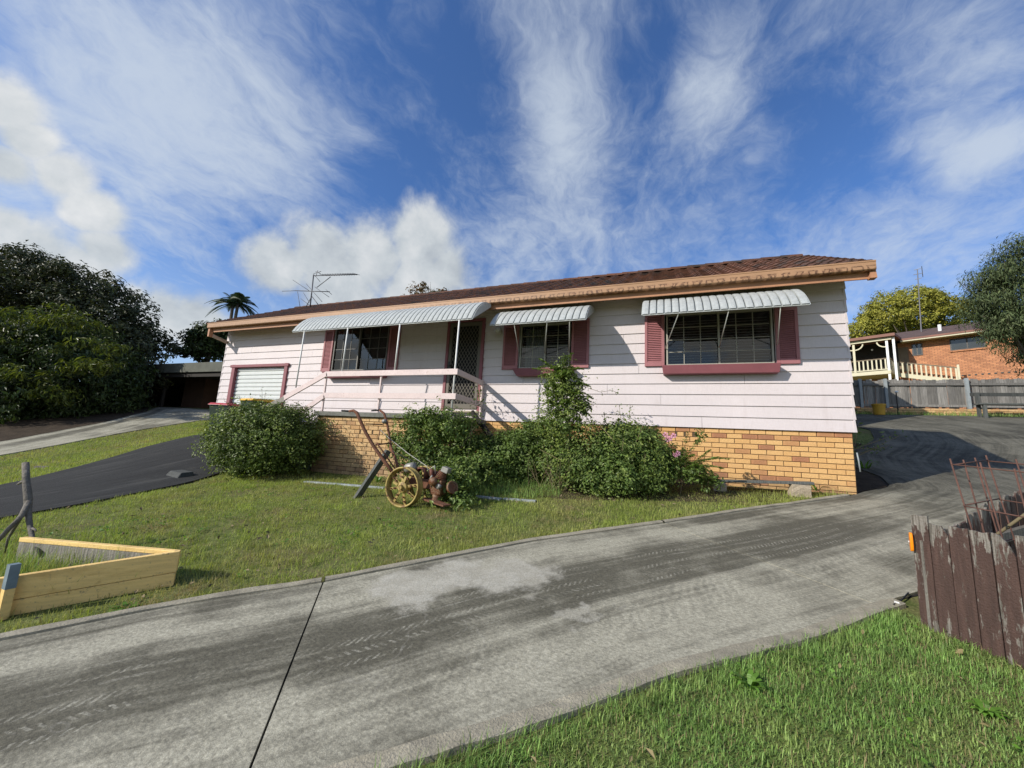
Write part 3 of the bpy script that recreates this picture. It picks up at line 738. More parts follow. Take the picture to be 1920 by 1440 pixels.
# ------------------------------------------------------------------ the pink house
D = 7.898; XL, XR = -12.86, 2.873; ZJ = 0.50; PITCHB = 0.2033; NROW = 13; ZTOP = 3.13
OPEN = [   # openings in the front wall: x0, x1, z0, z1
    (-8.40, -6.55, 1.68, 2.90), (-2.99, -1.82, 1.64, 2.66), (0.02, 1.83, 1.64, 2.68), (-4.80, -3.90, 0.74, 2.84), (-12.28, -10.06, -0.5, 1.90)]
def make_house():
    h = thing('pink_house', 'long pink weatherboard house on a cream brick base with brown tiled roof', 'house', (-5.0, 10.2, 0.0))
    # --- weatherboards, row by row, cut round the openings and butt jointed
    starts = [0.9, 2.9, 0.2, 3.4, 1.6, 4.0, 0.6, 2.4, 3.7, 1.2, 4.4, 2.0, 3.0]
    def board(x0, x1, z0, z1, zr):
        def yf(z): return D-0.024+0.019*(z-zr)/PITCHB
        prof = [(yf(z0), z0), (D+0.01, z0), (D+0.01, z1), (yf(z1), z1)]
        MB().prism([(x0, y, z) for y, z in prof], (x1-x0, 0, 0)).build('weatherboard', 'weatherboard paint', h)
    for r in range(NROW+1):
        zr = ZJ+PITCHB*r
        z1 = min(zr+PITCHB+0.004, ZTOP)
        if z1-zr < 0.02: continue
        cuts = [XL]
        x = XL+starts[r % 13]
        while x < XR-0.8: cuts.append(x); x += 4.2
        cuts.append(XR)
        for a, b in zip(cuts[:-1], cuts[1:]):
            a2, b2 = a+0.0025, b-0.0025
            spans = [(a2, b2, zr, z1)]
            for ox0, ox1, oz0, oz1 in OPEN:
                nxt = []
                for sx0, sx1, sz0, sz1 in spans:
                    if ox1 <= sx0 or ox0 >= sx1 or oz1 <= sz0 or oz0 >= sz1: nxt.append((sx0, sx1, sz0, sz1)); continue
                    if sx0 < ox0: nxt.append((sx0, ox0, sz0, sz1))
                    if sx1 > ox1: nxt.append((ox1, sx1, sz0, sz1))
                    m0, m1 = max(sx0, ox0), min(sx1, ox1)
                    if oz0-sz0 > 0.015: nxt.append((m0, m1, sz0, oz0))
                    if sz1-oz1 > 0.015: nxt.append((m0, m1, oz1, sz1))
                spans = nxt
            for s_ in spans:
                if s_[1]-s_[0] > 0.01: board(*s_, zr)
    # left part runs down beside the garage, below the junction line
    for r in range(1, 6):
        zr = ZJ-PITCHB*r
        for a, b in ((XL, -12.28), (-10.06, -7.02)):
            board(a, b, zr, zr+PITCHB+0.004, zr)
    # right and left end walls, boards of their own
    for X, sgn in ((XR, 1), (XL, -1)):
        for r in range(NROW+8):
            zr = ZJ+PITCHB*r; y1 = 12.9
            y0 = D-0.02
            if zr > 3.0:
                k = (zr-3.0)/0.539; y0 = 7.75+k; y1 = 12.75-k
                if y1-y0 < 0.3: break
            pr = [(X+sgn*0.0, zr), (X+sgn*0.022-sgn*0.0, zr), (X+sgn*0.004, zr+PITCHB), (X-sgn*0.02, zr+PITCHB), (X-sgn*0.02, zr)]
            pr = [(X-sgn*0.02, zr), (X+sgn*0.020, zr), (X+sgn*0.003, zr+PITCHB+0.003), (X-sgn*0.02, zr+PITCHB+0.003)]
            MB().prism([(px, y0, pz) for px, pz in pr], (0, y1-y0, 0)).build('weatherboard', 'weatherboard paint', h)
    MB().box(XL, XR, 12.8, 12.92, -0.4, 3.1).build('rear_wall', 'weatherboard paint', h)
    # --- brick base under the boards
    b = 0.24; cz = 0.086; y0 = D+0.012
    MB().box(-3.9, XR-0.03, y0+0.012, y0+0.1, -0.75, ZJ+0.02).build('mortar_bed', 'dark mortar', h)
    MB().box(XR-0.11, XR-0.032, y0+0.1, 12.8, -0.75, ZJ+0.02).build('end_base', 'dark mortar', h)
    def brick_mesh(name, L, m, mortar=0.010):
        x1 = L-mortar; z1 = cz-mortar; c = 0.004; d = 0.10
        V = [(0, c, 0), (x1, c, 0), (x1, c, z1), (0, c, z1), (c, 0, c), (x1-c, 0, c), (x1-c, 0, z1-c), (c, 0, z1-c), (0, d, 0), (x1, d, 0), (x1, d, z1), (0, d, z1)]
        Fq = [(4, 5, 6, 7), (0, 1, 5, 4), (1, 2, 6, 5), (2, 3, 7, 6), (3, 0, 4, 7), (8, 9, 1, 0), (9, 10, 2, 1), (10, 11, 3, 2), (11, 8, 0, 3)]
        return np_mesh(name, V, Fq, m)
    global BRICK_MESH
    BRICK_MESH = brick_mesh
    full = brick_mesh('brick', b, 'cream brick'); half = brick_mesh('brick', b/2, 'cream brick'); three = brick_mesh('brick', 0.115, 'cream brick')
    o0 = wloc(h)
    def lay(me, x, z, yj=0.0):
        link('brick', me, h, (x-o0.x, y0+yj-o0.y, z-o0.z))
    xr = XR-0.03
    for c in range(13):
        z = ZJ-0.010-cz*(c+1)+0.012
        off = 0.0 if c % 2 == 0 else b/2
        x = xr-b+off
        if off: lay(half, xr-b/2+0.0, z, rng.uniform(-.002, .002)); x = xr-b/2-b
        while x > -2.6:
            if c == 1 and abs(x-0.22) < 0.125:      # weep vents: short bricks with open slots
                for q in range(3): lay(three, x-0.24+q*0.146, z)
                x -= b*2; continue
            lay(full, x+rng.uniform(-.0015, .0015), z, rng.uniform(-.003, .003)); x -= b
    rest = MB()
    for c in range(13):
        z = ZJ+0.002-cz*(c+1)
        x = -2.7 if c % 2 else -2.58
        while x > -3.7:
            rest.box(x-b+.01, x, y0, y0+.1, z, z+cz-.01); x -= b
    rest.build('brickwork', 'cream brick', h)['kind'] = 'stuff'
    # --- roof
    EY, EZ, RY, RZ = 7.335, 3.105, 10.25, 4.645
    sl = (RZ-EZ)/(RY-EY); ang = math.atan(sl); LEN = math.hypot(RY-EY, RZ-EZ)
    uy, uz = math.cos(ang), math.sin(ang); ny, nz = -math.sin(ang), math.cos(ang)
    X0, X1 = XL-0.16, XR+0.17
    base = MB()
    base.hexa([(X0, EY+.02, EZ-.05), (X1, EY+.02, EZ-.05), (X1, RY, RZ-.05), (X0, RY, RZ-.05), (X0, EY+.02, EZ-.02), (X1, EY+.02, EZ-.02), (X1, RY, RZ-.02), (X0, RY, RZ-.02)])
    base.hexa([(X0, RY, RZ-.05), (X1, RY, RZ-.05), (X1, 13.3, EZ-.05), (X0, 13.3, EZ-.05), (X0, RY, RZ+.03), (X1, RY, RZ+.03), (X1, 13.3, EZ+.03), (X0, 13.3, EZ+.03)])
    roof = base.build('roof', 'roof tile', h)
    TWD = 0.30; G = LEN/10; NC = int((X1-X0)/TWD)
    tw = (X1-X0)/NC
    px = np.array([0.0, 0.03, 0.055, 0.085, 0.15, 0.215, 0.25, 0.275, 0.30])/0.30*tw
    ph = np.array([0.036, 0.052, 0.038, 0.008, 0.000, 0.006, 0.028, 0.040, 0.032])
    def tile_arrays():
        V = []; n = len(px)
        for s_, lift in ((-0.03, 0.032), (G+0.03, 0.004)):
            for a, hh in zip(px, ph): V.append((a, s_*uy+(lift+hh)*ny, s_*uz+(lift+hh)*nz))
        for a, hh in zip(px, ph): V.append((a, -0.028*uy+(0.010+hh*.5)*ny, -0.028*uz+(0.010+hh*.5)*nz))
        Fq = []
        for i in range(n-1):
            Fq.append((i, i+1, n+i+1, n+i)); Fq.append((2*n+i, 2*n+i+1, i+1, i))
        return np.array(V), np.array(Fq)
    TV, TF = tile_arrays()
    tme = np_mesh('roof_tile', TV, TF, 'roof tile', False)
    rv, rf = [], []; cnt = 0
    order = sorted([(r, c) for r in range(10) for c in range(NC)], key=lambda q: -q[1])
    for r, c in order:
        jx = rng.uniform(-.003, .003); jz = rng.uniform(0, .006)
        p = np.array([X0+c*tw+jx, EY+r*G*uy+jz*ny, EZ+r*G*uz+jz*nz])
        if cnt < 290:
            link('tile', tme, roof, tuple(p-np.array(o0))); cnt += 1
        else:
            rf.append(TF+len(rv)*len(TV)); rv.append(TV+p-np.array(o0))
    o = link('tile_field', np_mesh('tile_field', np.concatenate(rv), np.concatenate(rf), 'roof tile'), roof); o['kind'] = 'stuff'
    cap = MB()
    ridge = None
    for i in range(int((X1-X0)/0.40)):
        m_ = MB(); xa = X0+i*0.40; n = 8
        arc = [(-0.13, -0.045), (-0.10, 0.015), (-0.05, 0.050), (0, 0.060), (0.05, 0.050), (0.10, 0.015), (0.13, -0.045)]
        a0 = [(xa-0.01, RY+a, RZ+.045+z) for a, z in arc]; a1 = [(xa+0.41, RY+a*.93, RZ+.035+z*.9) for a, z in arc]
        m_.add(a0+a1, [(k, k+1, 7+k+1, 7+k) for k in range(6)]+[tuple(range(7))[::-1], tuple(range(7, 14))])
        m_.build('ridge_cap', 'roof tile', roof)
    vt = None
    for i in range(10):      # verge tiles turned down over the right-hand gable edge
        s0, s1 = i*G-0.02, (i+1)*G+0.02
        m_ = MB()
        def P(s_, x, up): return (x, EY+s_*uy+up*ny, EZ+s_*uz+up*nz)
        m_.hexa([P(s0, X1-.01, -.07), P(s0, X1+.035, -.07), P(s1, X1+.035, -.09), P(s1, X1-.01, -.09), P(s0, X1-.06, .07), P(s0, X1+.035, .055), P(s1, X1+.035, .035), P(s1, X1-.06, .045)])
        m_.build('verge_tile', 'roof tile', roof)
    # --- gutter, fascia, soffit
    gx0, gx1 = XL-0.05, XR+0.20
    prof = [(7.385, 2.995), (7.29, 2.990), (7.275, 3.005), (7.275, 3.115), (7.268, 3.122), (7.268, 3.142), (7.285, 3.142), (7.285, 3.03), (7.375, 3.03), (7.385, 3.09)]
    MB().prism([(gx0, y, z) for y, z in prof], (gx1-gx0, 0, 0)).build('gutter', 'rusty gutter paint', h)
    MB().box(gx0+.01, gx1-.05, 7.386, 7.412, 2.885, 3.075).build('fascia', 'brown fascia paint', h)
    MB().hexa([(gx0+.01, 7.413, 2.892), (gx1-.06, 7.413, 2.892), (gx1-.06, D, 3.10), (gx0+.01, D, 3.10), (gx0+.01, 7.413, 2.905), (gx1-.06, 7.413, 2.905), (gx1-.06, D, 3.115), (gx0+.01, D, 3.115)]).build('soffit', 'soffit paint', h)
    # boxed eave ends at both gables
    MB().hexa([(gx1-.07, 7.31, 2.87), (gx1+.015, 7.31, 2.87), (gx1+.015, 7.42, 2.87), (gx1-.07, 7.42, 2.87), (gx1-.06, 7.33, 3.02), (gx1+.012, 7.33, 3.02), (gx1+.012, 7.42, 3.02), (gx1-.06, 7.42, 3.02)]).build('eave_end', 'brown fascia paint', h)
    MB().hexa([(gx0+.02, 7.31, 2.74), (gx0+.09, 7.31, 2.74), (gx0+.09, 7.42, 2.74), (gx0+.02, 7.42, 2.74), (gx0+.02, 7.31, 2.985), (gx0+.09, 7.31, 2.985), (gx0+.09, 7.42, 2.985), (gx0+.02, 7.42, 2.985)]).build('eave_end', 'brown fascia paint', h)
    MB().hexa([(gx0+.03, 7.42, 2.745), (gx0+.09, 7.42, 2.745), (gx0+.09, D-.02, 2.66), (gx0+.03, D-.02, 2.66), (gx0+.03, 7.42, 2.84), (gx0+.09, 7.42, 2.84), (gx0+.09, D-.02, 2.74), (gx0+.03, D-.02, 2.74)]).build('eave_end', 'soffit paint', h)
    for X, s_ in ((X1, 1), (X0, -1)):
        MB().hexa([(X-.04, 7.42, 2.93), (X, 7.42, 2.93), (X, RY, RZ-.16), (X-.04, RY, RZ-.16), (X-.04, 7.42, 3.10), (X, 7.42, 3.10), (X, RY, RZ-.05), (X-.04, RY, RZ-.05)]).build('barge_board', 'brown fascia paint', h)
    # thin pipe at the right corner
    MB().tube([(XR+.03, D+.02, -.12), (XR+.02, D+.02, .05), (XR+.005, D+.02, .18)], .011, 8).build('pipe', 'galvanised post', h, True)

    # --- windows
    def window(x0, x1, z0, z1, ncol, nrow, split, blind, wm='window frame metal'):
        y = D-0.012
        fr = MB(); t_ = 0.028
        for a, b_, c, d in ((x0, x1, z0, z0+t_), (x0, x1, z1-t_, z1), (x0, x0+t_, z0+t_, z1-t_), (x1-t_, x1, z0+t_, z1-t_)):
            fr.box(a, b_, y-0.025, y+0.075, c, d)
        wn = fr.build('window', wm, h)
        xm = split
        fr2 = MB().box(xm-.016, xm+.016, y-.02, y+.05, z0+t_, z1-t_); fr2.build('meeting_stile', wm, wn)
        for si, (a, b_) in enumerate(((x0+t_, xm-.022), (xm+.022, x1-t_))):
            yy = y+0.005 if si == 0 else y+0.028
            cw = (b_-a)/ncol; rh = (z1-z0-2*t_)/nrow
            for i in range(1, ncol): MB().box(a+cw*i-.006, a+cw*i+.006, yy-.008, yy+.012, z0+t_, z1-t_).build('glazing_bar', wm, wn)
            for j in range(1, nrow): MB().box(a, b_, yy-.0055, yy+.0095, z0+t_+rh*j-.006, z0+t_+rh*j+.006).build('glazing_bar', wm, wn)
            for i in range(ncol):
                for j in range(nrow):
                    m_ = MB(); tx, tz = rng.uniform(-.0012, .0012, 2)
                    xa, xb, za, zb = a+cw*i+.004, a+cw*(i+1)-.004, z0+t_+rh*j+.004, z0+t_+rh*(j+1)-.004
                    m_.add([(xa, yy+.002-tx-tz, za), (xb, yy+.002+tx-tz, za), (xb, yy+.002+tx+tz, zb), (xa, yy+.002-tx+tz, zb)], [(0, 1, 2, 3)])
                    m_.build('pane', 'window glass', wn)
        bk = MB(); bk.add([(x0-.4, y+.9, z0-.3), (x1+.4, y+.9, z0-.3), (x1+.4, y+.9, z1+.3), (x0-.4, y+.9, z1+.3), (x0, y+.08, z0), (x1, y+.08, z0), (x1, y+.08, z1), (x0, y+.08, z1)],
               [(0, 1, 2, 3), (4, 5, 1, 0), (5, 6, 2, 1), (6, 7, 3, 2), (7, 4, 0, 3)])
        bk.build('room_recess', 'room dark', wn)
        if blind:
            for i in range(blind):
                zz = z0+.05+i*(z1-z0-.12)/blind
                MB().hexa([(x0+.05, y+.10, zz), (x1-.05, y+.10, zz), (x1-.05, y+.115, zz+.010), (x0+.05, y+.115, zz+.010), (x0+.05, y+.102, zz-.0025), (x1-.05, y+.102, zz-.0025), (x1-.05, y+.117, zz+.0075), (x0+.05, y+.117, zz+.0075)]).build('blind_slat', 'blind slat', wn)
        return wn
    w1 = window(-8.37, -6.58, 1.70, 2.88, 3, 4, -7.52, 0, 'dull window frame')
    w2 = window(-2.965, -1.845, 1.655, 2.645, 2, 4, -2.39, 16)
    w3 = window(0.045, 1.805, 1.655, 2.67, 3, 4, 0.95, 17)
    for wn, x0, x1, z0, z1 in ((w2, -2.9, -2.45, 1.7, 2.6), ):
        m_ = MB(); n = 14
        for i in range(n):
            a, b_ = x0+(x1-x0)*i/n, x0+(x1-x0)*(i+1)/n
            m_.add([(a, D+.16+.02*(i % 2), z0), (b_, D+.16+.02*((i+1) % 2), z0), (b_, D+.16+.02*((i+1) % 2), z1), (a, D+.16+.02*(i % 2), z1)], [(0, 1, 2, 3)])
        m_.build('curtain', 'curtain', wn)
    # --- shutters
    def shutter(x0, x1, z0, z1):
        y1 = D-.020; y0_ = D-.055; t_ = .05; m_ = MB()
        m_.box(x0, x0+t_, y0_, y1, z0, z1); m_.box(x1-t_, x1, y0_, y1, z0, z1)
        m_.box(x0+t_, x1-t_, y0_+.001, y1, z0, z0+.085); m_.box(x0+t_, x1-t_, y0_+.001, y1, z1-.06, z1)
        s_ = m_.build('shutter', 'rose shutter paint', h, bevel=.003)
        lv = MB(); n = int((z1-z0-.145)/.036)
        for i in range(n):
            z = z0+.088+i*(z1-z0-.15)/n
            lv.hexa([(x0+t_, y0_+.006, z), (x1-t_, y0_+.006, z), (x1-t_, y1-.006, z+.026), (x0+t_, y1-.006, z+.026), (x0+t_, y0_+.006, z+.007), (x1-t_, y0_+.006, z+.007), (x1-t_, y1-.006, z+.033), (x0+t_, y1-.006, z+.033)])
        lv.box(x0+t_, x1-t_, y1-.004, y1-.001, z0+.086, z1-.061)
        lv.build('louvres', 'rose shutter paint', s_)['kind'] = 'stuff'
    for a in ((-8.735, -8.41, 1.69, 2.86), (-6.54, -6.21, 1.68, 2.86), (-3.37, -3.0, 1.64, 2.665), (-1.81, -1.44, 1.65, 2.70), (-.348, 0.01, 1.65, 2.70), (1.84, 2.18, 1.645, 2.665)): shutter(*a)
    # --- planter-like sill boxes
    def sill(xa0, xa1, xb0, xb1, zt, zb, p):
        y1 = D-.018
        m_ = MB().hexa([(xb0, D-p*.85, zb), (xb1, D-p*.85, zb), (xb1, y1, zb), (xb0, y1, zb), (xa0, D-p, zt), (xa1, D-p, zt), (xa1, y1, zt), (xa0, y1, zt)])
        m_.build('sill_box', 'maroon paint', h, bevel=.006)
    sill(-8.50, -6.42, -8.40, -6.52, 1.655, 1.49, .22)
    sill(-3.06, -1.72, -2.96, -1.82, 1.63, 1.475, .22)
    sill(-0.03, 1.86, -.01, 1.84, 1.63, 1.47, .22)
    # --- awnings
    def awning(x0, x1, ya, za, yb, zb, n, ends, struts, thm=50):
        th = math.radians(thm); K = 9
        arc = []
        for k in range(K):
            q = th*k/(K-1)
            arc.append((ya+(yb-ya)*math.sin(q)/math.sin(th), za-(za-zb)*(1-math.cos(q))/(1-math.cos(th))))
        nr = []
        for k in range(K):
            a = arc[max(k-1, 0)]; b_ = arc[min(k+1, K-1)]; dy, dz = b_[0]-a[0], b_[1]-a[1]; L_ = math.hypot(dy, dz); nr.append((dz/L_, -dy/L_))
        m_ = MB()
        rail = m_.box(x0+.01, x1-.01, ya-.01, ya+.012, za-.05, za+.012).build('awning', 'white awning metal', h)
        pw = (x1-x0)/n
        cross = [(0.0, -.022), (.004, .014), (pw*.33, .018), (pw*.66, .017), (pw-.020, .014), (pw-.017, -.022), (pw+.001, -.0225)]
        for i in range(n):
            V = []; xa = x0+i*pw
            for k in range(K):
                for dx, up in cross:
                    V.append((xa+dx-o0.x, arc[k][0]+nr[k][0]*up*1.0-o0.y, arc[k][1]+abs(nr[k][1])*up-o0.z))
            c = len(cross); Fq = [(k*c+j, k*c+j+1, (k+1)*c+j+1, (k+1)*c+j) for k in range(K-1) for j in range(c-1)]
            link('panel', np_mesh('panel', V, Fq, 'white awning metal', False), rail)
        for X in ends:
            pl = [(X, y, z-.004) for y, z in arc]+[(X, ya, za-.06)]
            m_ = MB(); m_.prism(pl, (.012, 0, 0)); m_.build('end_plate', 'white awning metal', rail)
        m_ = MB().beam((x0+.01, yb+.012, zb-.002), (x1-.01, yb+.012, zb-.002), .02, .02); m_.build('front_rail', 'white awning metal', rail)
        for xa, za_, xb, zb_ in struts:
            MB().tube([(xa, yb+.02, zb-.005), (xb, D-.03, zb_)], .009, 6).build('strut', 'white pipe', rail, True)
        return rail
    awning(-8.30, -3.47, 7.30, 2.965, 6.50, 2.385, 42, (-8.31, -3.48), ())
    awning(-3.31, -1.34, D-.02, 2.91, 6.96, 2.385, 15, (-3.32, -1.355), [(-2.78, 2.3, -2.98, 1.98), (-2.10, 2.3, -2.40, 1.98), (-1.66, 2.3, -1.86, 1.98)])
    awning(-0.355, 2.11, D-.02, 2.915, 6.96, 2.39, 20, (-.365, 2.10), [(.24, 2.3, 0.02, 1.98), (1.00, 2.3, .95, 1.98), (1.72, 2.3, 1.86, 1.98)])
    # --- front door with diamond security screen
    y = D-.03
    fr = MB()
    fr.box(-4.84, -4.77, y-.03, y+.09, .70, 2.875); fr.box(-3.92, -3.85, y-.03, y+.09, .70, 2.875); fr.box(-4.77, -3.92, y-.03, y+.09, 2.81, 2.875)
    door = fr.build('door', 'maroon paint', h, bevel=.004)
    MB().box(-4.77, -3.92, y+.06, y+.08, .74, 2.81).build('door_leaf', 'room dark', door)
    sf = MB(); a0, a1 = -4.765, -3.925
    sf.box(a0, a0+.075, y-.012, y+.02, .75, 2.80); sf.box(a1-.075, a1, y-.012, y+.02, .75, 2.80); sf.box(a0+.075, a1-.075, y-.012, y+.02, .75, .86); sf.box(a0+.075, a1-.075, y-.012, y+.02, 2.71, 2.80)
    sf.build('screen_frame', 'grille metal', door)
    gr = MB(); gx0_, gx1_, gz0, gz1 = a0+.075, a1-.075, .86, 2.71; st = .085; W_, H_ = gx1_-gx0_, gz1-gz0
    for sgn in (1, -1):
        kx = 0.62
        c = -W_*2
        while c < W_+H_:
            # line x = gx0 + c + sgn*kx*(z-gz0) clipped to the opening
            pts = []
            for z in np.linspace(gz0, gz1, 90):
                x = gx0_+c+(kx*(z-gz0) if sgn > 0 else kx*(gz1-z))
                if gx0_ <= x <= gx1_: pts.append((x, z))
            if len(pts) > 2: gr.beam((pts[0][0], y+.004+.004*sgn, pts[0][1]), (pts[-1][0], y+.004+.004*sgn, pts[-1][1]), .011, .003, (0, 1, 0))
            c += st
    gr.build('grille', 'grille metal', door)['kind'] = 'stuff'
    MB().box(-4.745, -4.705, y-.02, y-.005, 1.66, 1.86).build('lock_plate', 'black plastic', door)
    MB().tube([(-4.725, y-.02, 1.76), (-4.725, y-.06, 1.76), (-4.62, y-.065, 1.76)], .011, 6).build('handle', 'black plastic', door, True)
    MB().box(-4.84, -3.85, y-.09, y+.06, .665, .698).build('door_sill', 'tan metal', door)
    # --- garage roller door
    m_ = MB(); m_.box(-12.36, -12.22, D-.06, D+.10, -.5, 1.96); m_.box(-10.12, -10.0, D-.06, D+.10, -.5, 1.96); m_.box(-12.42, -9.96, D-.075, D+.10, 1.87, 1.95)
    gd = m_.build('garage_door', 'maroon paint', h, bevel=.004)
    z = 1.87; i = 0
    while z > -.45:
        MB().add([(-12.22, D+.06, z), (-10.12, D+.06, z), (-10.12, D+.03, z-.03), (-12.22, D+.03, z-.03), (-10.12, D+.03, z-.095), (-12.22, D+.03, z-.095), (-10.12, D+.06, z-.12), (-12.22, D+.06, z-.12)],
                 [(0, 3, 2, 1), (3, 5, 4, 2), (5, 7, 6, 4)]).build('slat', 'roller door white', gd)
        z -= .12
    # --- wall lamp
    p = onY(935, 620, D-.1)
    lm = MB().lathe([(.0, -.085), (.045, -.08), (.072, -.045), (.08, 0), (.07, .045), (.05, .075)], (p[0], D-.12, p[2]), (0, 1, 0), 16).build('wall_lamp', 'lamp glass', h, True)
    MB().lathe([(.0, .06), (.055, .06), (.055, .10), (0, .10)], (p[0], D-.12, p[2]), (0, 1, 0), 14).build('lamp_base', 'white plastic', lm)
    return h
house = make_house()

# ------------------------------------------------------------------ verandah
VX0, VX1, VY = -7.11, -3.71, 6.48
def make_verandah():
    v = thing('brick_verandah', 'raised verandah of weathered cream brick with pink timber rails, before the front door', 'verandah', (-5.4, 7.1, -.8))
    o0 = wloc(v); cz = .086; b = .24
    MB().box(VX0-.06, VX1+.05, VY-.06, D-.03, .405, .50).build('floor_slab', 'concrete slab', v, bevel=.008)
    MB().box(VX0+.015, VX1-.015, VY+.014, D-.03, -1.1, .404).build('mortar_core', 'dark mortar', v)
    full = BRICK_MESH('brick', b, 'verandah brick'); half = BRICK_MESH('brick', b/2, 'verandah brick'); q3 = BRICK_MESH('brick', .13, 'verandah brick')
    for c in range(16):
        z = .395-cz*(c+1)+.008
        x = VX0+(0 if c % 2 else -0)
        if c % 2: link('brick', half, v, (VX0-o0.x, VY-o0.y, z-o0.z)); x = VX0+b/2
        while x+b <= VX1+.02:
            if c == 3 and any(abs(x-q) < .12 for q in (-6.0, -4.75)):
                for q in range(3): link('brick', q3, v, (x+q*.16-o0.x, VY-o0.y, z-o0.z))
                x += 2*b; continue
            link('brick', full, v, (x+rng.uniform(-.002, .002)-o0.x, VY+rng.uniform(-.004, .004)-o0.y, z-o0.z)); x += b
        if VX1-x > .06: link('brick', half, v, (x-o0.x, VY-o0.y, z-o0.z))
    side = bpy.data.meshes.new('brick')
    for c in range(15):
        z = .395-cz*(c+1)+.008; y = VY+.11 if c % 2 else VY+.02
        while y+b < D-.02:
            o = link('brick', full, v, (VX1+.0-o0.x, y-o0.y, z-o0.z)); o.rotation_euler = (0, 0, PI/2); y += b
    # rails
    def rail(a, b_, hh=.115, th=.035): MB().beam(a, b_, th, hh).build('rail', 'pink rail paint', v, bevel=.004)
    rail((VX0+.10, VY, 1.332), (VX1+.02, VY, 1.332)); rail((VX0+.10, VY, .853), (VX1+.02, VY, .853))
    rail((VX1+.005, VY+.02, 1.332), (VX1-.10, D-.06, 1.332)); rail((VX1+.005, VY+.02, .853), (VX1-.10, D-.06, .853))
    p = onY(532, 747, VY); rail((VX0+.12, VY, 1.347), (p[0], VY, p[2]))
    p2 = onY(535, 790, VY); rail((VX0+.12, VY, .856), (p2[0]+.1, VY, p2[2]))
    q = onY(490, 768, VY-.02); MB().beam((p[0]+.03, VY, p[2]-.01), (q[0], VY-.02, q[2]), .035, .12).build('rail', 'grey board', v)
    MB().beam((VX1-.10, D-.07, .52), (VX1-.10, D-.07, 1.40), .04, .06, (0, 1, 0)).build('rail_post', 'pink rail paint', v)
    for X in (VX0+.07, -5.52): MB().beam((X, VY+.03, .50), (X, VY+.03, 1.37), .035, .035, (0, 1, 0)).build('rail_post', 'pink rail paint', v)
    for X, zb in ((-3.775, .50), (-5.19, 1.38), (-6.60, 1.38), (-7.92, 1.03)):
        MB().tube([(X, VY+.02, zb), (X+.01, VY+.03, 2.385)], .017, 8).build('awning_post', 'white pipe', v, True)
    # concrete steps going down on the left
    for i in range(5):
        z = .45-.17*(i+1); x = VX0-.07-.28*i
        MB().box(x-.30, x, VY+.05, D-.06, -1.0, z).build('step', 'concrete slab', v)
    return v
make_verandah()

# old stair stringer leaning beside the verandah
a = onY(885, 773, 7.3); b_ = onY(950, 856, 6.9)
o = MB().beam(a, b_, .05, .11, (0, -.3, 1)).build('timber_plank', 'dark timber', None)
tag(o, 'dark timber plank leaning among the vines at the right of the verandah', 'plank')

# ------------------------------------------------------------------ foliage tools
def leaf_mesh(name, P, N, size, asp, m, fold=.25, axis=None):
    """One four-cornered folded leaf at each point of P, facing N."""
    n = len(P); N = N/np.maximum(np.linalg.norm(N, axis=1)[:, None], 1e-6)
    if axis is None: axis = rng.normal(size=(n, 3))
    T = axis-N*(axis*N).sum(1)[:, None]; T /= np.maximum(np.linalg.norm(T, axis=1)[:, None], 1e-6)
    B = np.cross(N, T)
    L = (size*rng.uniform(.5, 1.55, n))[:, None]; W_ = L*asp
    V = np.stack([P-T*L*.5, P+B*W_*.5+N*L*fold*.3, P+T*L*.5-N*L*fold*.4, P-B*W_*.5+N*L*fold*.3], 1).reshape(-1, 3)
    i = np.arange(n)*4
    return V, np.stack([i, i+1, i+2, i+3], 1)
def unit(n):
    v = rng.normal(size=(n, 3)); return v/np.linalg.norm(v, axis=1)[:, None]
def crown_points(lobes, nclump, per, rc, zmin=None, hollow=.55, squash=.8):
    """lobes: (cx,cy,cz,rx,ry,rz). Clumps sit through the outer part of the lobes; leaves fill each clump."""
    lobes = np.asarray(lobes, float); wt = (lobes[:, 3]*lobes[:, 4]+lobes[:, 4]*lobes[:, 5]); wt /= wt.sum()
    li = rng.choice(len(lobes), nclump, p=wt); d = unit(nclump); r = rng.uniform(hollow, 1.0, nclump)**.7
    C = lobes[li, :3]+d*lobes[li, 3:]*r[:, None]
    rr = rc*rng.uniform(.6, 1.35, nclump)
    ci = np.repeat(np.arange(nclump), per); dd = unit(len(ci)); q = rng.uniform(.1, 1, len(ci))**.45
    P = C[ci]+dd*(rr[ci]*q)[:, None]*np.array([1, 1, squash])
    N = dd*.8+d[ci]*.5+np.array([0, 0, .6])+rng.normal(size=dd.shape)*.45
    if zmin is not None:
        k = P[:, 2] > zmin(P) if callable(zmin) else P[:, 2] > zmin
        P, N = P[k], N[k]
    return P, N
def foliage(name, parent, lobes, nclump, per, rc, size, asp, m, zmin=None, hollow=.55, fold=.25, squash=.8, droop=None):
    P, N = crown_points(lobes, nclump, per, rc, zmin, hollow, squash)
    ax = None
    if droop: ax = rng.normal(size=P.shape)*(1-droop)+np.array([0, 0, -1.])*droop*2
    V, Fq = leaf_mesh(name, P, N, size, asp, m, fold, ax)
    o0 = np.array(wloc(parent))
    return link(name, np_mesh(name, V-o0, Fq, m), parent)
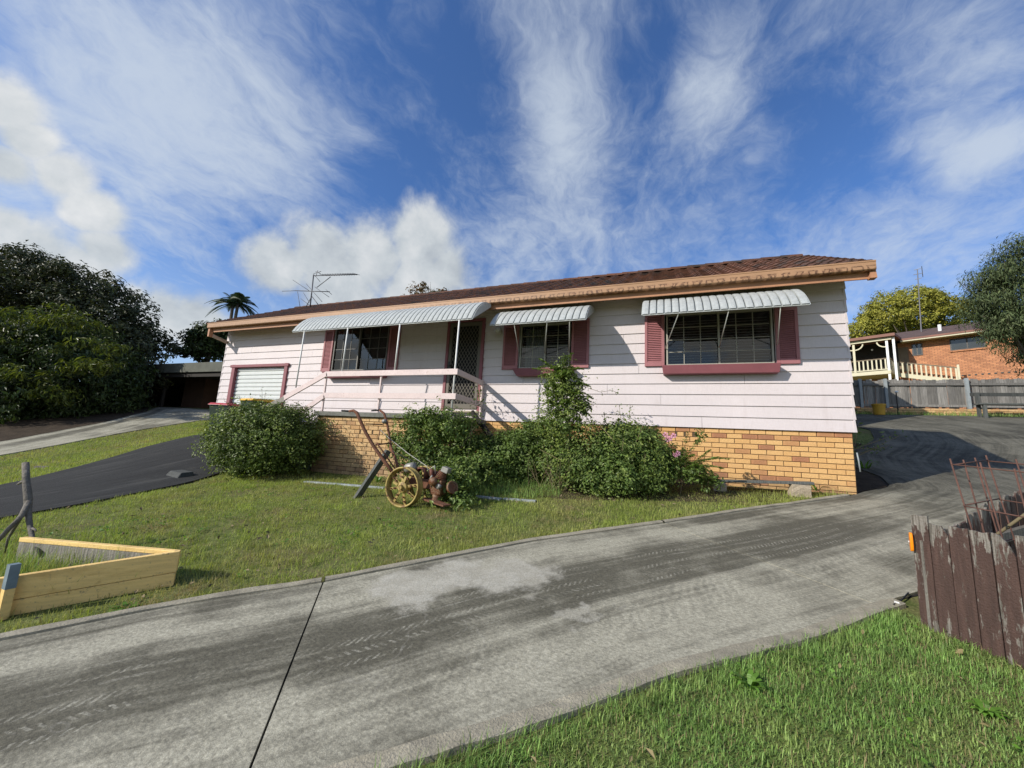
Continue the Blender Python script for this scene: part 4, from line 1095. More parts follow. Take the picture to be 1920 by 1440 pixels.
def sunlit_leaves(parent, lobes, n, size, m, asp=.5, loose=.12):  # paler leaves pushed towards the sun side, sunlight painted by their colour
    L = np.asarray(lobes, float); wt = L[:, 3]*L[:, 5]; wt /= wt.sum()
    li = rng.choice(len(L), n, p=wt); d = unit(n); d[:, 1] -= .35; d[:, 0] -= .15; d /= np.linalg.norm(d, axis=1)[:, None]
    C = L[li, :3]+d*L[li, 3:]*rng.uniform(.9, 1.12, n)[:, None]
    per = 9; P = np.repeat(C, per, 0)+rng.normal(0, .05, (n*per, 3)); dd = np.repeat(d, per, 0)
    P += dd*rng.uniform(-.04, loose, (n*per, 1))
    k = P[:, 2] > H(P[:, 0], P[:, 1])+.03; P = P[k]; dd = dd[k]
    V, Fq = leaf_mesh('sunlit_outer_leaves', P, dd*.7+[0, -.3, .7]+rng.normal(0, .5, P.shape), size, asp, m)
    link('sunlit_outer_leaves', np_mesh('sunlit_outer_leaves', V-np.array(wloc(parent)), Fq, m), parent)['kind'] = 'stuff'
def limbs(parent, base, lobes, r0, m='bark', n=9, name='trunk'):
    base = Vector(base); L = np.asarray(lobes, float); c = Vector(L[:, :3].mean(0))
    mb = MB(); fork = base+(c-base)*.42
    mb.tube([base-Vector((0, 0, .2)), base+(fork-base)*.5+Vector((random.uniform(-.1, .1)*r0*6, random.uniform(-.1, .1)*r0*6, 0)), fork], [r0*1.25, r0, r0*.8], 10)
    for i in range(n):
        l = L[i % len(L)]; e = Vector(l[:3])+Vector(unit(1)[0])*float(min(l[3:]))*.7
        mid = fork.lerp(e, .5)+Vector(unit(1)[0])*.12*(e-fork).length
        mb.tube([fork, mid, e], [r0*.6, r0*.33, r0*.08], 6)
        for k in range(2):
            e2 = e+Vector(unit(1)[0])*float(min(l[3:]))*.5
            mb.tube([mid, mid.lerp(e2, .6)+Vector(unit(1)[0])*.1, e2], [r0*.25, r0*.15, r0*.04], 5)
    return mb.build(name, m, parent, True)
def fern_fronds(name, parent, specs, m='fern leaflet'):
    """specs: (start, end, droop, width) each a feathery leaf of many narrow leaflets."""
    Vs = []; Fs = []; nb = 0; st = MB()
    for s_, e, droop, wd in specs:
        s_ = np.array(s_); e = np.array(e); n = 16; L = np.linalg.norm(e-s_)
        t = np.linspace(0, 1, n); C = s_+(e-s_)*t[:, None]; C[:, 2] -= droop*t**2*L
        st.tube([Vector(c) for c in C[::3]], .0035, 4)
        dr = e-s_; sd = np.cross(dr, [0, 0, 1]); sd /= np.linalg.norm(sd)+1e-9
        P = []; A = []
        for k in range(2, n):
            w_ = wd*math.sin(PI*min(1, .15+.85*t[k]))*1.0+.01
            for sg in (-1, 1):
                for q in np.linspace(.2, 1, 6):
                    P.append(C[k]+sd*sg*w_*q+dr/L*w_*q*.35-np.array([0, 0, .25*w_*q*q])); A.append(dr/L+sd*sg*.3)
        P = np.array(P)+rng.normal(0, .006, (len(P), 3)); N = np.array([0, 0, 1.])+rng.normal(0, .35, P.shape)
        V, Fq = leaf_mesh(name, P, N, .045, .35, m, .1, np.array(A))
        Vs.append(V); Fs.append(Fq+nb); nb += len(V)
    o0 = np.array(wloc(parent))
    link(name, np_mesh(name, np.concatenate(Vs)-o0, np.concatenate(Fs), m), parent)
    st.build('leaf_stalks', 'dry stem', parent)['kind'] = 'stuff'

# ------------------------------------------------------------------ garden plants
def gz(x, y): return float(H(x, y))
def ground_clip(P): return H(P[:, 0], P[:, 1])+.02

def make_round_shrub():
    c = hit(455, 905); x, y = c[0]-.50, c[1]+.62; z = gz(x, y)
    s = thing('round_shrub', 'dense rounded green shrub with small glossy leaves left of the verandah', 'shrub', (x, y, z))
    lobes = [(x+.35, y+.1, z+.78, 1.05, .85, .68), (x, y, z+.70, 1.16, .92, .74), (x-.50, y-.05, z+.58, .74, .66, .58), (x+.48, y+.05, z+.70, .74, .64, .68), (x-.1, y+.1, z+.95, .82, .70, .50), (x+.2, y-.3, z+.55, .78, .6, .55)]
    foliage('foliage', s, lobes, 900, 46, .17, .048, .5, 'glossy shrub leaf', ground_clip, .55)
    sunlit_leaves(s, lobes, 420, .050, 'sunlit shrub leaf')
    # loose shoots that break the outline
    mb = MB(); Ps = []; Ns = []
    for i in range(70):
        l = lobes[i % len(lobes)]; d = unit(1)[0]; d[2] = abs(d[2])*.9+.1; d /= np.linalg.norm(d)
        a = np.array(l[:3])+d*np.array(l[3:])*.85; e = a+d*rng.uniform(.12, .36)+np.array([0, 0, .06])
        mb.tube([a, (a+e)/2, e], [.004, .003, .002], 4)
        for q in np.linspace(.2, 1, 8): Ps.append(a+(e-a)*q+rng.normal(0, .022, 3)); Ns.append(d+rng.normal(0, .6, 3)+[0, 0, .5])
    V, Fq = leaf_mesh('shoot_leaves', np.array(Ps), np.array(Ns), .045, .5, 'glossy shrub leaf')
    link('shoot_leaves', np_mesh('shoot_leaves', V-np.array(s.location), Fq, 'glossy shrub leaf'), s)['kind'] = 'stuff'
    limbs(s, (x, y, z), lobes, .05, 'bark', 14, 'branches')
    mb.build('twigs', 'dry stem', s)['kind'] = 'stuff'
make_round_shrub()

def stems(parent, pairs, name='stems'):
    mb = MB()
    for a, b_ in pairs:
        a = np.array(a); b_ = np.array(b_); m_ = (a+b_)/2+rng.normal(0, .08, 3); mb.tube([a, m_, b_], [.012, .008, .003], 5)
    mb.build(name, 'dry stem', parent, True)

def make_vine():
    x, y = -3.75, 6.3; z = gz(x, y)
    s = thing('climbing_vine', 'leafy green vine climbing over the right corner of the verandah', 'vine', (x, y, z))
    lobes = [(-3.02, 4.92, -.93, .10, .10, .12), (-2.60, 4.98, -.86, .15, .13, .20), (-2.85, 5.1, -.62, .18, .12, .14), (-2.72, 5.2, -.70, .26, .2, .28), (-3.05, 5.32, -.58, .26, .18, .26), (-3.0, 5.6, -.55, .35, .3, .35), (-3.25, 6.0, -.62, .42, .3, .34), (-2.95, 6.35, -.45, .4, .35, .42), (-4.55, 6.2, .12, .40, .20, .36), (-4.15, 6.2, .12, .48, .25, .42), (-4.45, 6.22, -.25, .42, .22, .42), (-3.75, 6.25, .30, .42, .30, .32), (-3.5, 6.7, .05, .30, .5, .5), (-3.9, 6.1, -.35, .5, .25, .45), (-3.35, 6.9, -.25, .40, .5, .45), (-3.6, 6.1, -.55, .45, .3, .35), (-4.3, 6.3, .46, .40, .16, .13)]
    foliage('foliage', s, lobes, 620, 38, .13, .052, .55, 'vine leaf', ground_clip, .45)
    sunlit_leaves(s, lobes, 300, .052, 'sunlit shrub leaf', loose=.16)
    # trails over the rails and against the door
    trail = []
    for (px0, py0, px1, py1, Y0, Y1) in ((905, 768, 893, 722, 7.5, 7.6), (900, 775, 908, 735, 7.4, 7.7), (880, 772, 905, 728, 7.0, 7.5)):
        A = onY(px0, py0, Y0); B = onY(px1, py1, Y1)
        for q in np.linspace(0, 1, 30): trail.append(A+(B-A)*q+rng.normal(0, .055, 3))
    T = np.array(trail); V, Fq = leaf_mesh('trailing_shoots', T, rng.normal(size=T.shape)+[0, -.6, .6], .055, .5, 'vine leaf')
    link('trailing_shoots', np_mesh('trailing_shoots', V-np.array(s.location), Fq, 'vine leaf'), s)['kind'] = 'stuff'
    stems(s, [((x+rng.uniform(-.5, .4), y+.05, z), (x+rng.uniform(-.8, .6), y+rng.uniform(0, .5), z+rng.uniform(.7, 1.3))) for _ in range(14)])
make_vine()

def make_middle_shrub():
    c = hit(1120, 940); x, y = c[0]-.05, c[1]+.75; z = gz(x, y)
    s = thing('sprawling_shrub', 'wide low mound of dark green leaves against the brick base between the windows', 'shrub', (x, y, z))
    lobes = [(x, y, z+.5, .85, .55, .55), (x+.42, y+.15, z+.62, .66, .5, .55), (x-.6, y+.05, z+.35, .55, .5, .45), (x+.2, y-.35, z+.28, .8, .4, .32), (x+.72, y+.2, z+.40, .48, .42, .40), (x+.35, y+.25, z+.85, .6, .4, .30)]
    foliage('foliage', s, lobes, 950, 42, .15, .046, .55, 'vine leaf', ground_clip, .5)
    sunlit_leaves(s, lobes, 380, .046, 'sunlit shrub leaf', loose=.16)
    stems(s, [((x+rng.uniform(-.5, .8), y, z), (x+rng.uniform(-1, 1.4), y+rng.uniform(-.5, .3), z+rng.uniform(.5, 1.1))) for _ in range(18)])
    # spindly dead shoots on the left side
    mb = MB()
    for _ in range(46):
        a = np.array([x-.55+rng.normal(0, .28), y-.38+rng.normal(0, .12), z+.0]); e = a+np.array([rng.normal(0, .14), -abs(rng.normal(0, .1)), rng.uniform(.25, .6)])
        mb.tube([a, (a+e)/2+rng.normal(0, .03, 3), e], [.003, .0025, .0015], 4)
    mb.build('dead_shoots', 'dry stem', s)['kind'] = 'stuff'
    # shoots standing clear of the mound
    Ps = []; st = MB()
    for px, py, h_ in ((1165, 790, 30), (1180, 786, 26), (1100, 790, 24), (1010, 800, 22), (1135, 792, 20)):
        p = onY(px, py, y+.1); e = onY(px+rng.uniform(-6, 10), py-h_, y+.1); st.tube([p, (p+e)/2, e], .004, 4)
        for q in np.linspace(0, 1, 14): Ps.append(p+(e-p)*q+rng.normal(0, .035, 3))
    Ps = np.array(Ps); V, Fq = leaf_mesh('shoot_leaves', Ps, rng.normal(size=Ps.shape)+[0, 0, .5], .05, .45, 'vine leaf')
    link('shoot_leaves', np_mesh('shoot_leaves', V-np.array(s.location), Fq, 'vine leaf'), s)['kind'] = 'stuff'
    st.build('twigs', 'dry stem', s)['kind'] = 'stuff'
    # a lower tangle between the verandah and this mound
    x2, y2 = -2.55, 6.95; z2 = gz(x2, y2)
    s2 = thing('tangled_creeper', 'tangle of creeper and tall weeds in the shaded gap right of the verandah', 'creeper', (x2, y2, z2))
    foliage('foliage', s2, [(x2, y2, z2+.45, .62, .45, .5), (x2+.5, y2+.2, z2+.65, .45, .35, .5), (x2-.35, y2+.2, z2+.5, .4, .4, .5), (x2+.25, y2+.35, z2+.95, .55, .25, .3)], 620, 40, .14, .052, .55, 'vine leaf', ground_clip, .4)
    stems(s2, [((x2+rng.uniform(-.4, .4), y2, z2), (x2+rng.uniform(-.6, .6), y2+.1, z2+rng.uniform(.5, 1))) for _ in range(9)])
make_middle_shrub()

def make_sapling():
    Y = 6.55
    b0 = onY(1062, 900, Y); x, y = b0[0], Y; z = gz(x, y)
    s = thing('fern_leaf_sapling', 'slender sapling with feathery leaves rising above the shrubs before the small window', 'sapling', (x, y, z))
    top = onY(1050, 690, Y)
    mb = MB(); path = [(x, y, z), tuple(onY(1068, 820, Y)), tuple(onY(1064, 750, Y)), tuple(top)]
    mb.tube(path, [.022, .018, .013, .006], 7)
    mb.build('trunk', 'bark', s, True)
    fr = []
    for i in range(46):
        q = rng.uniform(.60, 1.0); k = q*3; i0 = min(2, int(k)); f = k-i0
        a = np.array(path[i0])*(1-f)+np.array(path[i0+1])*f
        th = rng.uniform(0, 2*PI); L = rng.uniform(.28, .46)
        e = a+np.array([math.cos(th)*L, math.sin(th)*L*.8, rng.uniform(.02, .22)])
        fr.append((a, e, rng.uniform(.25, .6), .06))
    for px, py in ((1000, 690), (1012, 672), (1072, 662), (1060, 668), (1020, 705), (1085, 690)):
        fr.append((np.array(top)+[0, 0, -.1], onY(px, py, Y-.12)+np.array([0, 0, .05]), .12, .065))
    fern_fronds('fern_leaves', s, fr)
    lobes = []
    for px, py, r in ((1058, 720, .24), (1068, 745, .27), (1052, 700, .20), (1078, 770, .24), (1045, 765, .24), (1068, 795, .30), (1085, 725, .16), (1035, 730, .18), (1030, 790, .24), (1090, 760, .16)):
        p = onY(px, py, Y); lobes.append((p[0], p[1], p[2], r, r*.9, r))
    foliage('foliage', s, lobes, 190, 28, .085, .046, .5, 'vine leaf', None, .2)
    sunlit_leaves(s, lobes, 260, .045, 'sunlit shrub leaf', loose=.14)
    # thin tendrils reaching along the wall
    tb = MB(); A = [onY(px, py, 7.3) for px, py in ((1085, 722), (1105, 728), (1125, 735), (1148, 732), (1160, 738))]
    tb.tube(A, .004, 4); Ps = []
    for p in A:
        for _ in range(5): Ps.append(p+rng.normal(0, .03, 3))
    tb.build('tendril', 'dry stem', s); Ps = np.array(Ps)
    V, Fq = leaf_mesh('tendril_leaves', Ps, rng.normal(size=Ps.shape), .05, .4, 'vine leaf'); link('tendril_leaves', np_mesh('tendril_leaves', V-np.array(s.location), Fq, 'vine leaf'), s)['kind'] = 'stuff'
make_sapling()

def make_flower_plant():
    Y = 7.0
    b0 = onY(1275, 900, Y); x, y = b0[0], Y; z = gz(x, y)
    s = thing('pink_flowered_plant', 'light green fern-leaved plant with pink trumpet flowers before the brick base', 'plant', (x, y, z))
    fr = []
    for px, py, dr in ((1365, 845, .25), (1345, 850, .2), (1355, 862, .3), (1330, 838, .15), (1315, 805, .2), (1290, 800, .15), (1335, 872, .3), (1300, 850, .2), (1320, 885, .3), (1345, 888, .3), (1280, 830, .2), (1305, 870, .2)):
        p = onY(px, py, Y-.15); a = np.array([x+rng.uniform(-.05, .15), y, z+.25+rng.uniform(0, .35)]); fr.append((a, p+np.array([0, 0, .04]), dr, .075))
    fern_fronds('fern_leaves', s, fr)
    mb = MB()
    for _, e, _, _ in fr: mb.tube([(x, y, z), (x+.05, y, z+.3), tuple(np.array(e)*.5+np.array([x+.05, y, z+.4])*.5)], [.008, .006, .003], 5)
    mb.build('stems', 'dry stem', s)
    lobes = []
    for px, py, r in ((1275, 880, .2), (1300, 890, .18), (1330, 900, .18), (1260, 850, .16), (1310, 820, .08), (1318, 880, .14)):
        p = onY(px, py, Y); lobes.append((p[0], p[1], p[2], r, r, r))
    foliage('foliage', s, lobes, 80, 26, .09, .05, .5, 'vine leaf', ground_clip, .3)
    for px, py in ((1248, 815), (1256, 822), (1263, 817), (1252, 824), (1266, 853), (1271, 850)):
        p = onY(px, py, Y-.3); m_ = MB(); ax = Vector((rng.normal(0, .4), -1, rng.normal(0, .3))).normalized()
        m_.lathe([(.004, -.05), (.010, -.02), (.014, 0)], p, ax, 8)
        r = ax.cross(Vector((0, 0, 1))).normalized(); u = r.cross(ax)
        for k in range(5):
            a = 2*PI*k/5; d = r*math.cos(a)+u*math.sin(a); t_ = r*-math.sin(a)+u*math.cos(a); P_ = Vector(p)
            m_.add([P_+d*.01, P_+d*.032+t_*.018+ax*.006, P_+d*.045+ax*.002, P_+d*.032-t_*.018+ax*.006], [(0, 1, 2, 3)])
        m_.build('flower', 'pink flower', s)
make_flower_plant()

def weed_clump(label, px, py, Y, h_, n, spread, m='weed leaf', dryn=0):
    p = hit(px, py) if Y is None else onY(px, py, Y); x, y = p[0], p[1]; z = gz(x, y)
    s = thing('weed_clump', label, 'weed', (x, y, z))
    V = []; Fq = []
    for i in range(n):
        th = rng.uniform(0, 2*PI); l = h_*rng.uniform(.6, 1.2); d = np.array([math.cos(th), math.sin(th), 0]); a = np.array([x, y, z])+d*rng.uniform(0, spread*.3)
        t_ = np.array([-d[1], d[0], 0])*.012
        pts = [a, a+d*spread*.35+[0, 0, l*.6], a+d*spread*.8+[0, 0, l*.75], a+d*spread*1.1+[0, 0, l*.5]]
        b = len(V)
        for k, q in enumerate(pts):
            w_ = (1, 1.1, .7, .05)[k]; V += [q-t_*w_, q+t_*w_]
        for k in range(3): Fq.append((b+2*k, b+2*k+1, b+2*k+3, b+2*k+2))
    link('leaves', np_mesh('leaves', np.array(V)-np.array(s.location), np.array(Fq), m), s)
    return s
weed_clump('long-leaved weed beside the rough stone at the bench end', 1530, 922, None, .16, 16, .16)
weed_clump('small green weed beside the wheel of the old tiller', 708, 905, None, .14, 22, .12)
weed_clump('strappy green plant in the shade at the right house corner', 1622, 880, None, .22, 18, .22)
weed_clump('broad-leaved weed in the near lawn by the concrete edge', 1405, 1290, None, .07, 18, .07)
weed_clump('pale green weed at the right edge of the near lawn', 1850, 1340, None, .045, 22, .06)
weed_clump('bright green weed below the yellow planter board', 235, 1145, None, .05, 20, .08)

# ------------------------------------------------------------------ grass
LAWN = [(-9, -4.5), (-7.7, -4.0), (-7.75, 2.4), (-7.75, 3.2), (-7.95, 4.65), (-8.6, 6.3), (-9.6, 7.7), (-7.1, 7.7), (-7.05, 6.38), (-3.6, 6.38), (-3.4, 7.8), (2.75, 7.84), (2.66, 7.76), (0.95, 6.28), (-.07, 5.30), (-1.34, 4.15), (-2.64, 2.67), (-3.40, 1.95), (-3.86, 1.38), (-4.83, .20), (-7.1, -2.55), (-9.0, -4.6)]
NLAWN = [(-1.12, 1.36), (-.50, 1.90), (.09, 2.48), (.88, 3.11), (1.50, 3.78), (1.58, 3.70), (2.3, 2.7), (3.2, 1.4), (2.0, -.3), (-2.0, -.6), (-2.6, -.2), (-1.4, 1.12)]
def blades(name, poly, dens, hmin, hmax, wd, m, lean=.5, mask=None, pts=None):
    poly = np.array(poly); x0, y0 = poly.min(0); x1, y1 = poly.max(0); n = int((x1-x0)*(y1-y0)*dens)
    x = rng.uniform(x0, x1, n); y = rng.uniform(y0, y1, n)
    if pts is not None: x, y = pts
    k = inside(poly, x, y); x, y = x[k], y[k]
    # only what the photograph can see
    f = x*CF[0]+y*CF[1]; lat = x*CR[0]+y*CR[1]; k = (f > .9) & (np.abs(lat) < f*1.75+.6); x, y = x[k], y[k]
    if mask is not None: k = mask(x, y); x, y = x[k], y[k]
    n = len(x); z = np.concatenate([H(x[i:i+20000], y[i:i+20000]) for i in range(0, n, 20000)])-.004
    patch = .75+.5*np.sin(x*1.9+np.sin(y*1.3)*1.7)*np.sin(y*2.3+np.cos(x*1.1)*1.4)*.5+rng.uniform(-.15, .15, n)
    L = rng.uniform(hmin, hmax, n)*np.clip(patch+.25, .5, 1.4); th = rng.uniform(0, 2*PI, n); ln = np.abs(rng.normal(0, lean, n))
    d = np.stack([np.cos(th), np.sin(th)], 1); t_ = np.stack([-d[:, 1], d[:, 0]], 1)*(wd*rng.uniform(.6, 1.3, n))[:, None]*.5
    bx = np.stack([x, y], 1)
    m1 = bx+d*(L*np.sin(ln*.5)*.5)[:, None]; m2 = m1+d*(L*np.sin(np.minimum(ln*1.5, 1.5))*.5)[:, None]
    z1 = z+L*np.cos(ln*.5)*.5; z2 = z1+L*np.cos(np.minimum(ln*1.5, 1.5))*.5
    V = np.stack([np.c_[bx-t_, z], np.c_[bx+t_, z], np.c_[m1-t_*.8, z1], np.c_[m1+t_*.8, z1], np.c_[m2, z2]], 1).reshape(-1, 3)
    i = np.arange(n)*5
    Fq = np.concatenate([np.stack([i, i+1, i+3], 1), np.stack([i, i+3, i+2], 1), np.stack([i+2, i+3, i+4], 1)])
    o = link(name, np_mesh(name, V, Fq, m)); o['kind'] = 'stuff'
    return o
def tri_inside(x, y): return inside(PLANTER, x, y)
pA = hit(5, 1155); pB = hit(326, 1096); pC = hit(72, 1010, .26)
PLANTER = [tuple(pA[:2]-(pB[:2]-pA[:2])*.4), tuple(pB[:2]), tuple(pC[:2]-(pB[:2]-pC[:2])*.25)]
bare = lambda x, y: (np.sin(x*3.1+1.3*np.sin(y*2.2))+np.sin(y*3.7+1.1*np.sin(x*1.7))+rng.normal(0, .7, len(x))) > -1.15
blades('lawn_grass', LAWN, 3000, .022, .055, .0042, 'grass blade', .8, lambda x, y: bare(x, y) & ~inside(PLANTER, x, y))
def tufts(name, poly, dens, per, spread, hmin, hmax, wd, m, lean):
    global H_TUFT
    poly = np.array(poly); x0, y0 = poly.min(0); x1, y1 = poly.max(0); n = int((x1-x0)*(y1-y0)*dens)
    cx = rng.uniform(x0, x1, n); cy = rng.uniform(y0, y1, n); k = inside(poly, cx, cy) & ~inside(PLANTER, cx, cy); cx, cy = cx[k], cy[k]
    x = np.repeat(cx, per)+rng.normal(0, spread, len(cx)*per); y = np.repeat(cy, per)+rng.normal(0, spread, len(cx)*per)
    blades(name, poly, 0, hmin, hmax, wd, m, lean, pts=(x, y))
tufts('lawn_tufts', LAWN, 26, 26, .045, .04, .095, .0045, 'grass blade', .9)
blades('near_lawn_grass', NLAWN, 13500, .018, .046, .0042, 'lush grass blade', 1.25)
tufts('near_lawn_tufts', NLAWN, 55, 26, .035, .03, .065, .0045, 'lush grass blade', 1.2)
blades('straw_in_near_lawn', NLAWN, 900, .03, .07, .003, 'dry grass blade', 1.2)
blades('yard_grass', [(1.72, 3.62), (2.35, 2.75), (3.2, 1.4), (7, 2.5), (8, 6), (5.8, 7.0), (3.7, 5.55)], 1500, .03, .08, .005, 'lush grass blade', 1.0)
blades('planter_grass', PLANTER, 3600, .08, .24, .0045, 'grass blade', .6)
blades('planter_weeds', PLANTER, 900, .10, .28, .006, 'lush grass blade', .7)
blades('straw_in_lawn', LAWN, 260, .03, .07, .0035, 'dry grass blade', 1.0)
STRIP = [(-11.4, -5), (-11.7, 0), (-12.0, 3.7), (-13.0, 5.65), (-13.7, 6.7), (-13.7, 9.5), (-13.4, 13), (-17.1, 13), (-17.4, 10.2), (-17.45, 7.48), (-17.26, 5.23), (-17.3, 2), (-17.5, -5)]
blades('verge_grass', STRIP, 800, .035, .085, .009, 'grass blade', .5)
BEDG = [(-3.5, 5.9), (-3.5, 7.6), (-1.7, 7.2), (-1.5, 6.1), (-2.2, 5.7)]
blades('tall_grass_tufts', BEDG, 900, .10, .24, .005, 'lush grass blade', .5)
blades('grass_at_wall', [(.9, 6.9), (1.3, 7.6), (2.7, 7.82), (2.6, 7.66), (1.4, 6.75)], 900, .05, .14, .004, 'grass blade', .7)
blades('grass_at_edge', [(-3.8, 1.42), (-2.62, 2.68), (-1.32, 4.15), (-.05, 5.3), (1.0, 6.3), (2.55, 7.7), (2.35, 7.75), (.9, 6.4), (-.15, 5.42), (-1.42, 4.25), (-2.72, 2.78), (-3.9, 1.52)], 2500, .03, .08, .004, 'grass blade', .9)
blades('dry_grass_at_edge', [(-3.8, 1.42), (-2.62, 2.68), (-1.32, 4.15), (-.05, 5.3), (1.0, 6.3), (.93, 6.36), (-.12, 5.37), (-1.38, 4.21), (-2.68, 2.74), (-3.87, 1.48)], 1500, .02, .06, .004, 'dry grass blade', 1.1)
blades('grass_at_near_edge', [(-1.22, 1.32), (-.52, 1.95), (.07, 2.53), (.86, 3.16), (1.5, 3.73), (1.56, 3.6), (.95, 3.05), (.16, 2.42), (-.44, 1.84), (-1.1, 1.22)], 5000, .04, .10, .004, 'lush grass blade', .95)
# clover-like broad leaves in the lawn
def clover(name, poly, dens, size):
    poly = np.array(poly); x0, y0 = poly.min(0); x1, y1 = poly.max(0); n = int((x1-x0)*(y1-y0)*dens)
    cx = rng.uniform(x0, x1, n); cy = rng.uniform(y0, y1, n); k = inside(poly, cx, cy); cx, cy = cx[k], cy[k]
    x = np.repeat(cx, 12)+rng.normal(0, .05, len(cx)*12); y = np.repeat(cy, 12)+rng.normal(0, .05, len(cx)*12)
    P = np.c_[x, y, H(x, y)+rng.uniform(.02, .05, len(x))]; N = np.array([0, 0, 1.])+rng.normal(0, .35, P.shape)
    V, Fq = leaf_mesh(name, P, N, size, .8, 'weed leaf', .05)
    link(name, np_mesh(name, V, Fq, 'weed leaf'))['kind'] = 'stuff'
clover('lawn_clover', [(-4.6, 1.2), (-1.5, 4.3), (-3.5, 5.6), (-7.3, 5.0), (-7.3, 2.0)], 4, .026)
clover('near_lawn_clover', NLAWN, 9, .020)

def fallen(name, poly, dens, size, m):
    poly = np.array(poly); x0, y0 = poly.min(0); x1, y1 = poly.max(0); n = int((x1-x0)*(y1-y0)*dens)
    x = rng.uniform(x0, x1, n); y = rng.uniform(y0, y1, n); k = inside(poly, x, y); x, y = x[k], y[k]
    P = np.c_[x, y, H(x, y)+rng.uniform(.02, .045, len(x))]
    V, Fq = leaf_mesh(name, P, np.array([0, 0, 1.])+rng.normal(0, .5, P.shape), size, .5, m, .3)
    link(name, np_mesh(name, V, Fq, m))['kind'] = 'stuff'
fallen('fallen_leaves', LAWN, 9, .045, 'dry stem')
fallen('fallen_leaves', NLAWN, 14, .035, 'dry grass blade')
# ------------------------------------------------------------------ yellow planter and dead branch
def make_planter():
    z0 = gz(pB[0], pB[1])
    s = thing('triangular_planter', 'low triangular garden frame of yellow painted boards on the lawn', 'planter', (pB[0], pB[1], z0))
    def plank(a, b_, zlo, zhi, th, m, nm='board'):
        a = np.array(a); b_ = np.array(b_); d = (b_-a)/np.linalg.norm(b_-a); n = np.array([-d[1], d[0]])*th/2
        za, zb = gz(*a), gz(*b_)
        MB().hexa([(*(a-n), za+zlo), (*(b_-n), zb+zlo), (*(b_+n), zb+zlo), (*(a+n), za+zlo), (*(a-n), za+zhi), (*(b_-n), zb+zhi), (*(b_+n), zb+zhi), (*(a+n), za+zhi)]).build(nm, m, s, bevel=.004)
    A = pA[:2]-(pB[:2]-pA[:2])*.25; B = pB[:2]; C = pC[:2]; C2 = C-(B-C)*.12
    plank(A, B, -.03, .098, .045, 'yellow board'); plank(A, B+(B-A)*.004, .101, .262, .047, 'yellow board')
    dirn = (B-C)/np.linalg.norm(B-C)
    plank(C2, B-dirn*.03, -.02, .225, .040, 'grey board'); plank(C2, B-dirn*.025, .226, .262, .048, 'yellow board', 'capping')
    u_ = -pA[:2]/np.linalg.norm(pA[:2]); x, y = pA[:2]+u_*.075; z = gz(x, y)
    MB().box(x-.03, x+.016, y-.025, y+.025, z-.05, z+.20).build('post', 'yellow board', s); MB().box(x-.031, x+.017, y-.026, y+.026, z+.201, z+.36).build('post_top', 'blue grey paint', s)
make_planter()
def make_branch():
    base = hit(84, 1066); Yb = base[1]
    q = lambda x, y, Y: onY(x, y, Y)
    s = thing('dead_branch', 'bare forked grey branch propped upright in the yellow planter', 'branch', tuple(base))
    Y0 = Yb-.02
    MB().tube([q(48, 868, Y0), q(49, 900, Y0), q(53, 935, Y0), q(52, 960, Y0), q(56, 985, Y0), q(62, 1015, Y0-.02), q(74, 1035, Y0-.05), q(84, 1060, Yb)], [.026, .027, .031, .026, .020, .017, .015, .012], 10).build('stem', 'grey driftwood', s, True)
    MB().tube([q(54, 940, Y0), q(40, 968, Y0-.05), q(18, 990, Y0-.1), q(-8, 1018, Y0-.16), q(-30, 1050, Y0-.2)], [.023, .021, .019, .017, .014], 9).build('limb', 'grey driftwood', s, True)
    MB().tube([q(48, 955, Y0), q(30, 985, Y0+.03), q(16, 1008, Y0+.05), q(8, 1040, Y0+.05)], [.017, .014, .012, .008], 8).build('limb', 'grey driftwood', s, True)
    MB().tube([q(50, 902, Y0), q(42, 903, Y0), q(33, 908, Y0)], [.020, .014, .008], 7).build('snag', 'grey driftwood', s, True)
    MB().tube([q(58, 990, Y0), q(66, 993, Y0), q(68, 996, Y0)], [.012, .009, .005], 6).build('snag', 'grey driftwood', s, True)
make_branch()

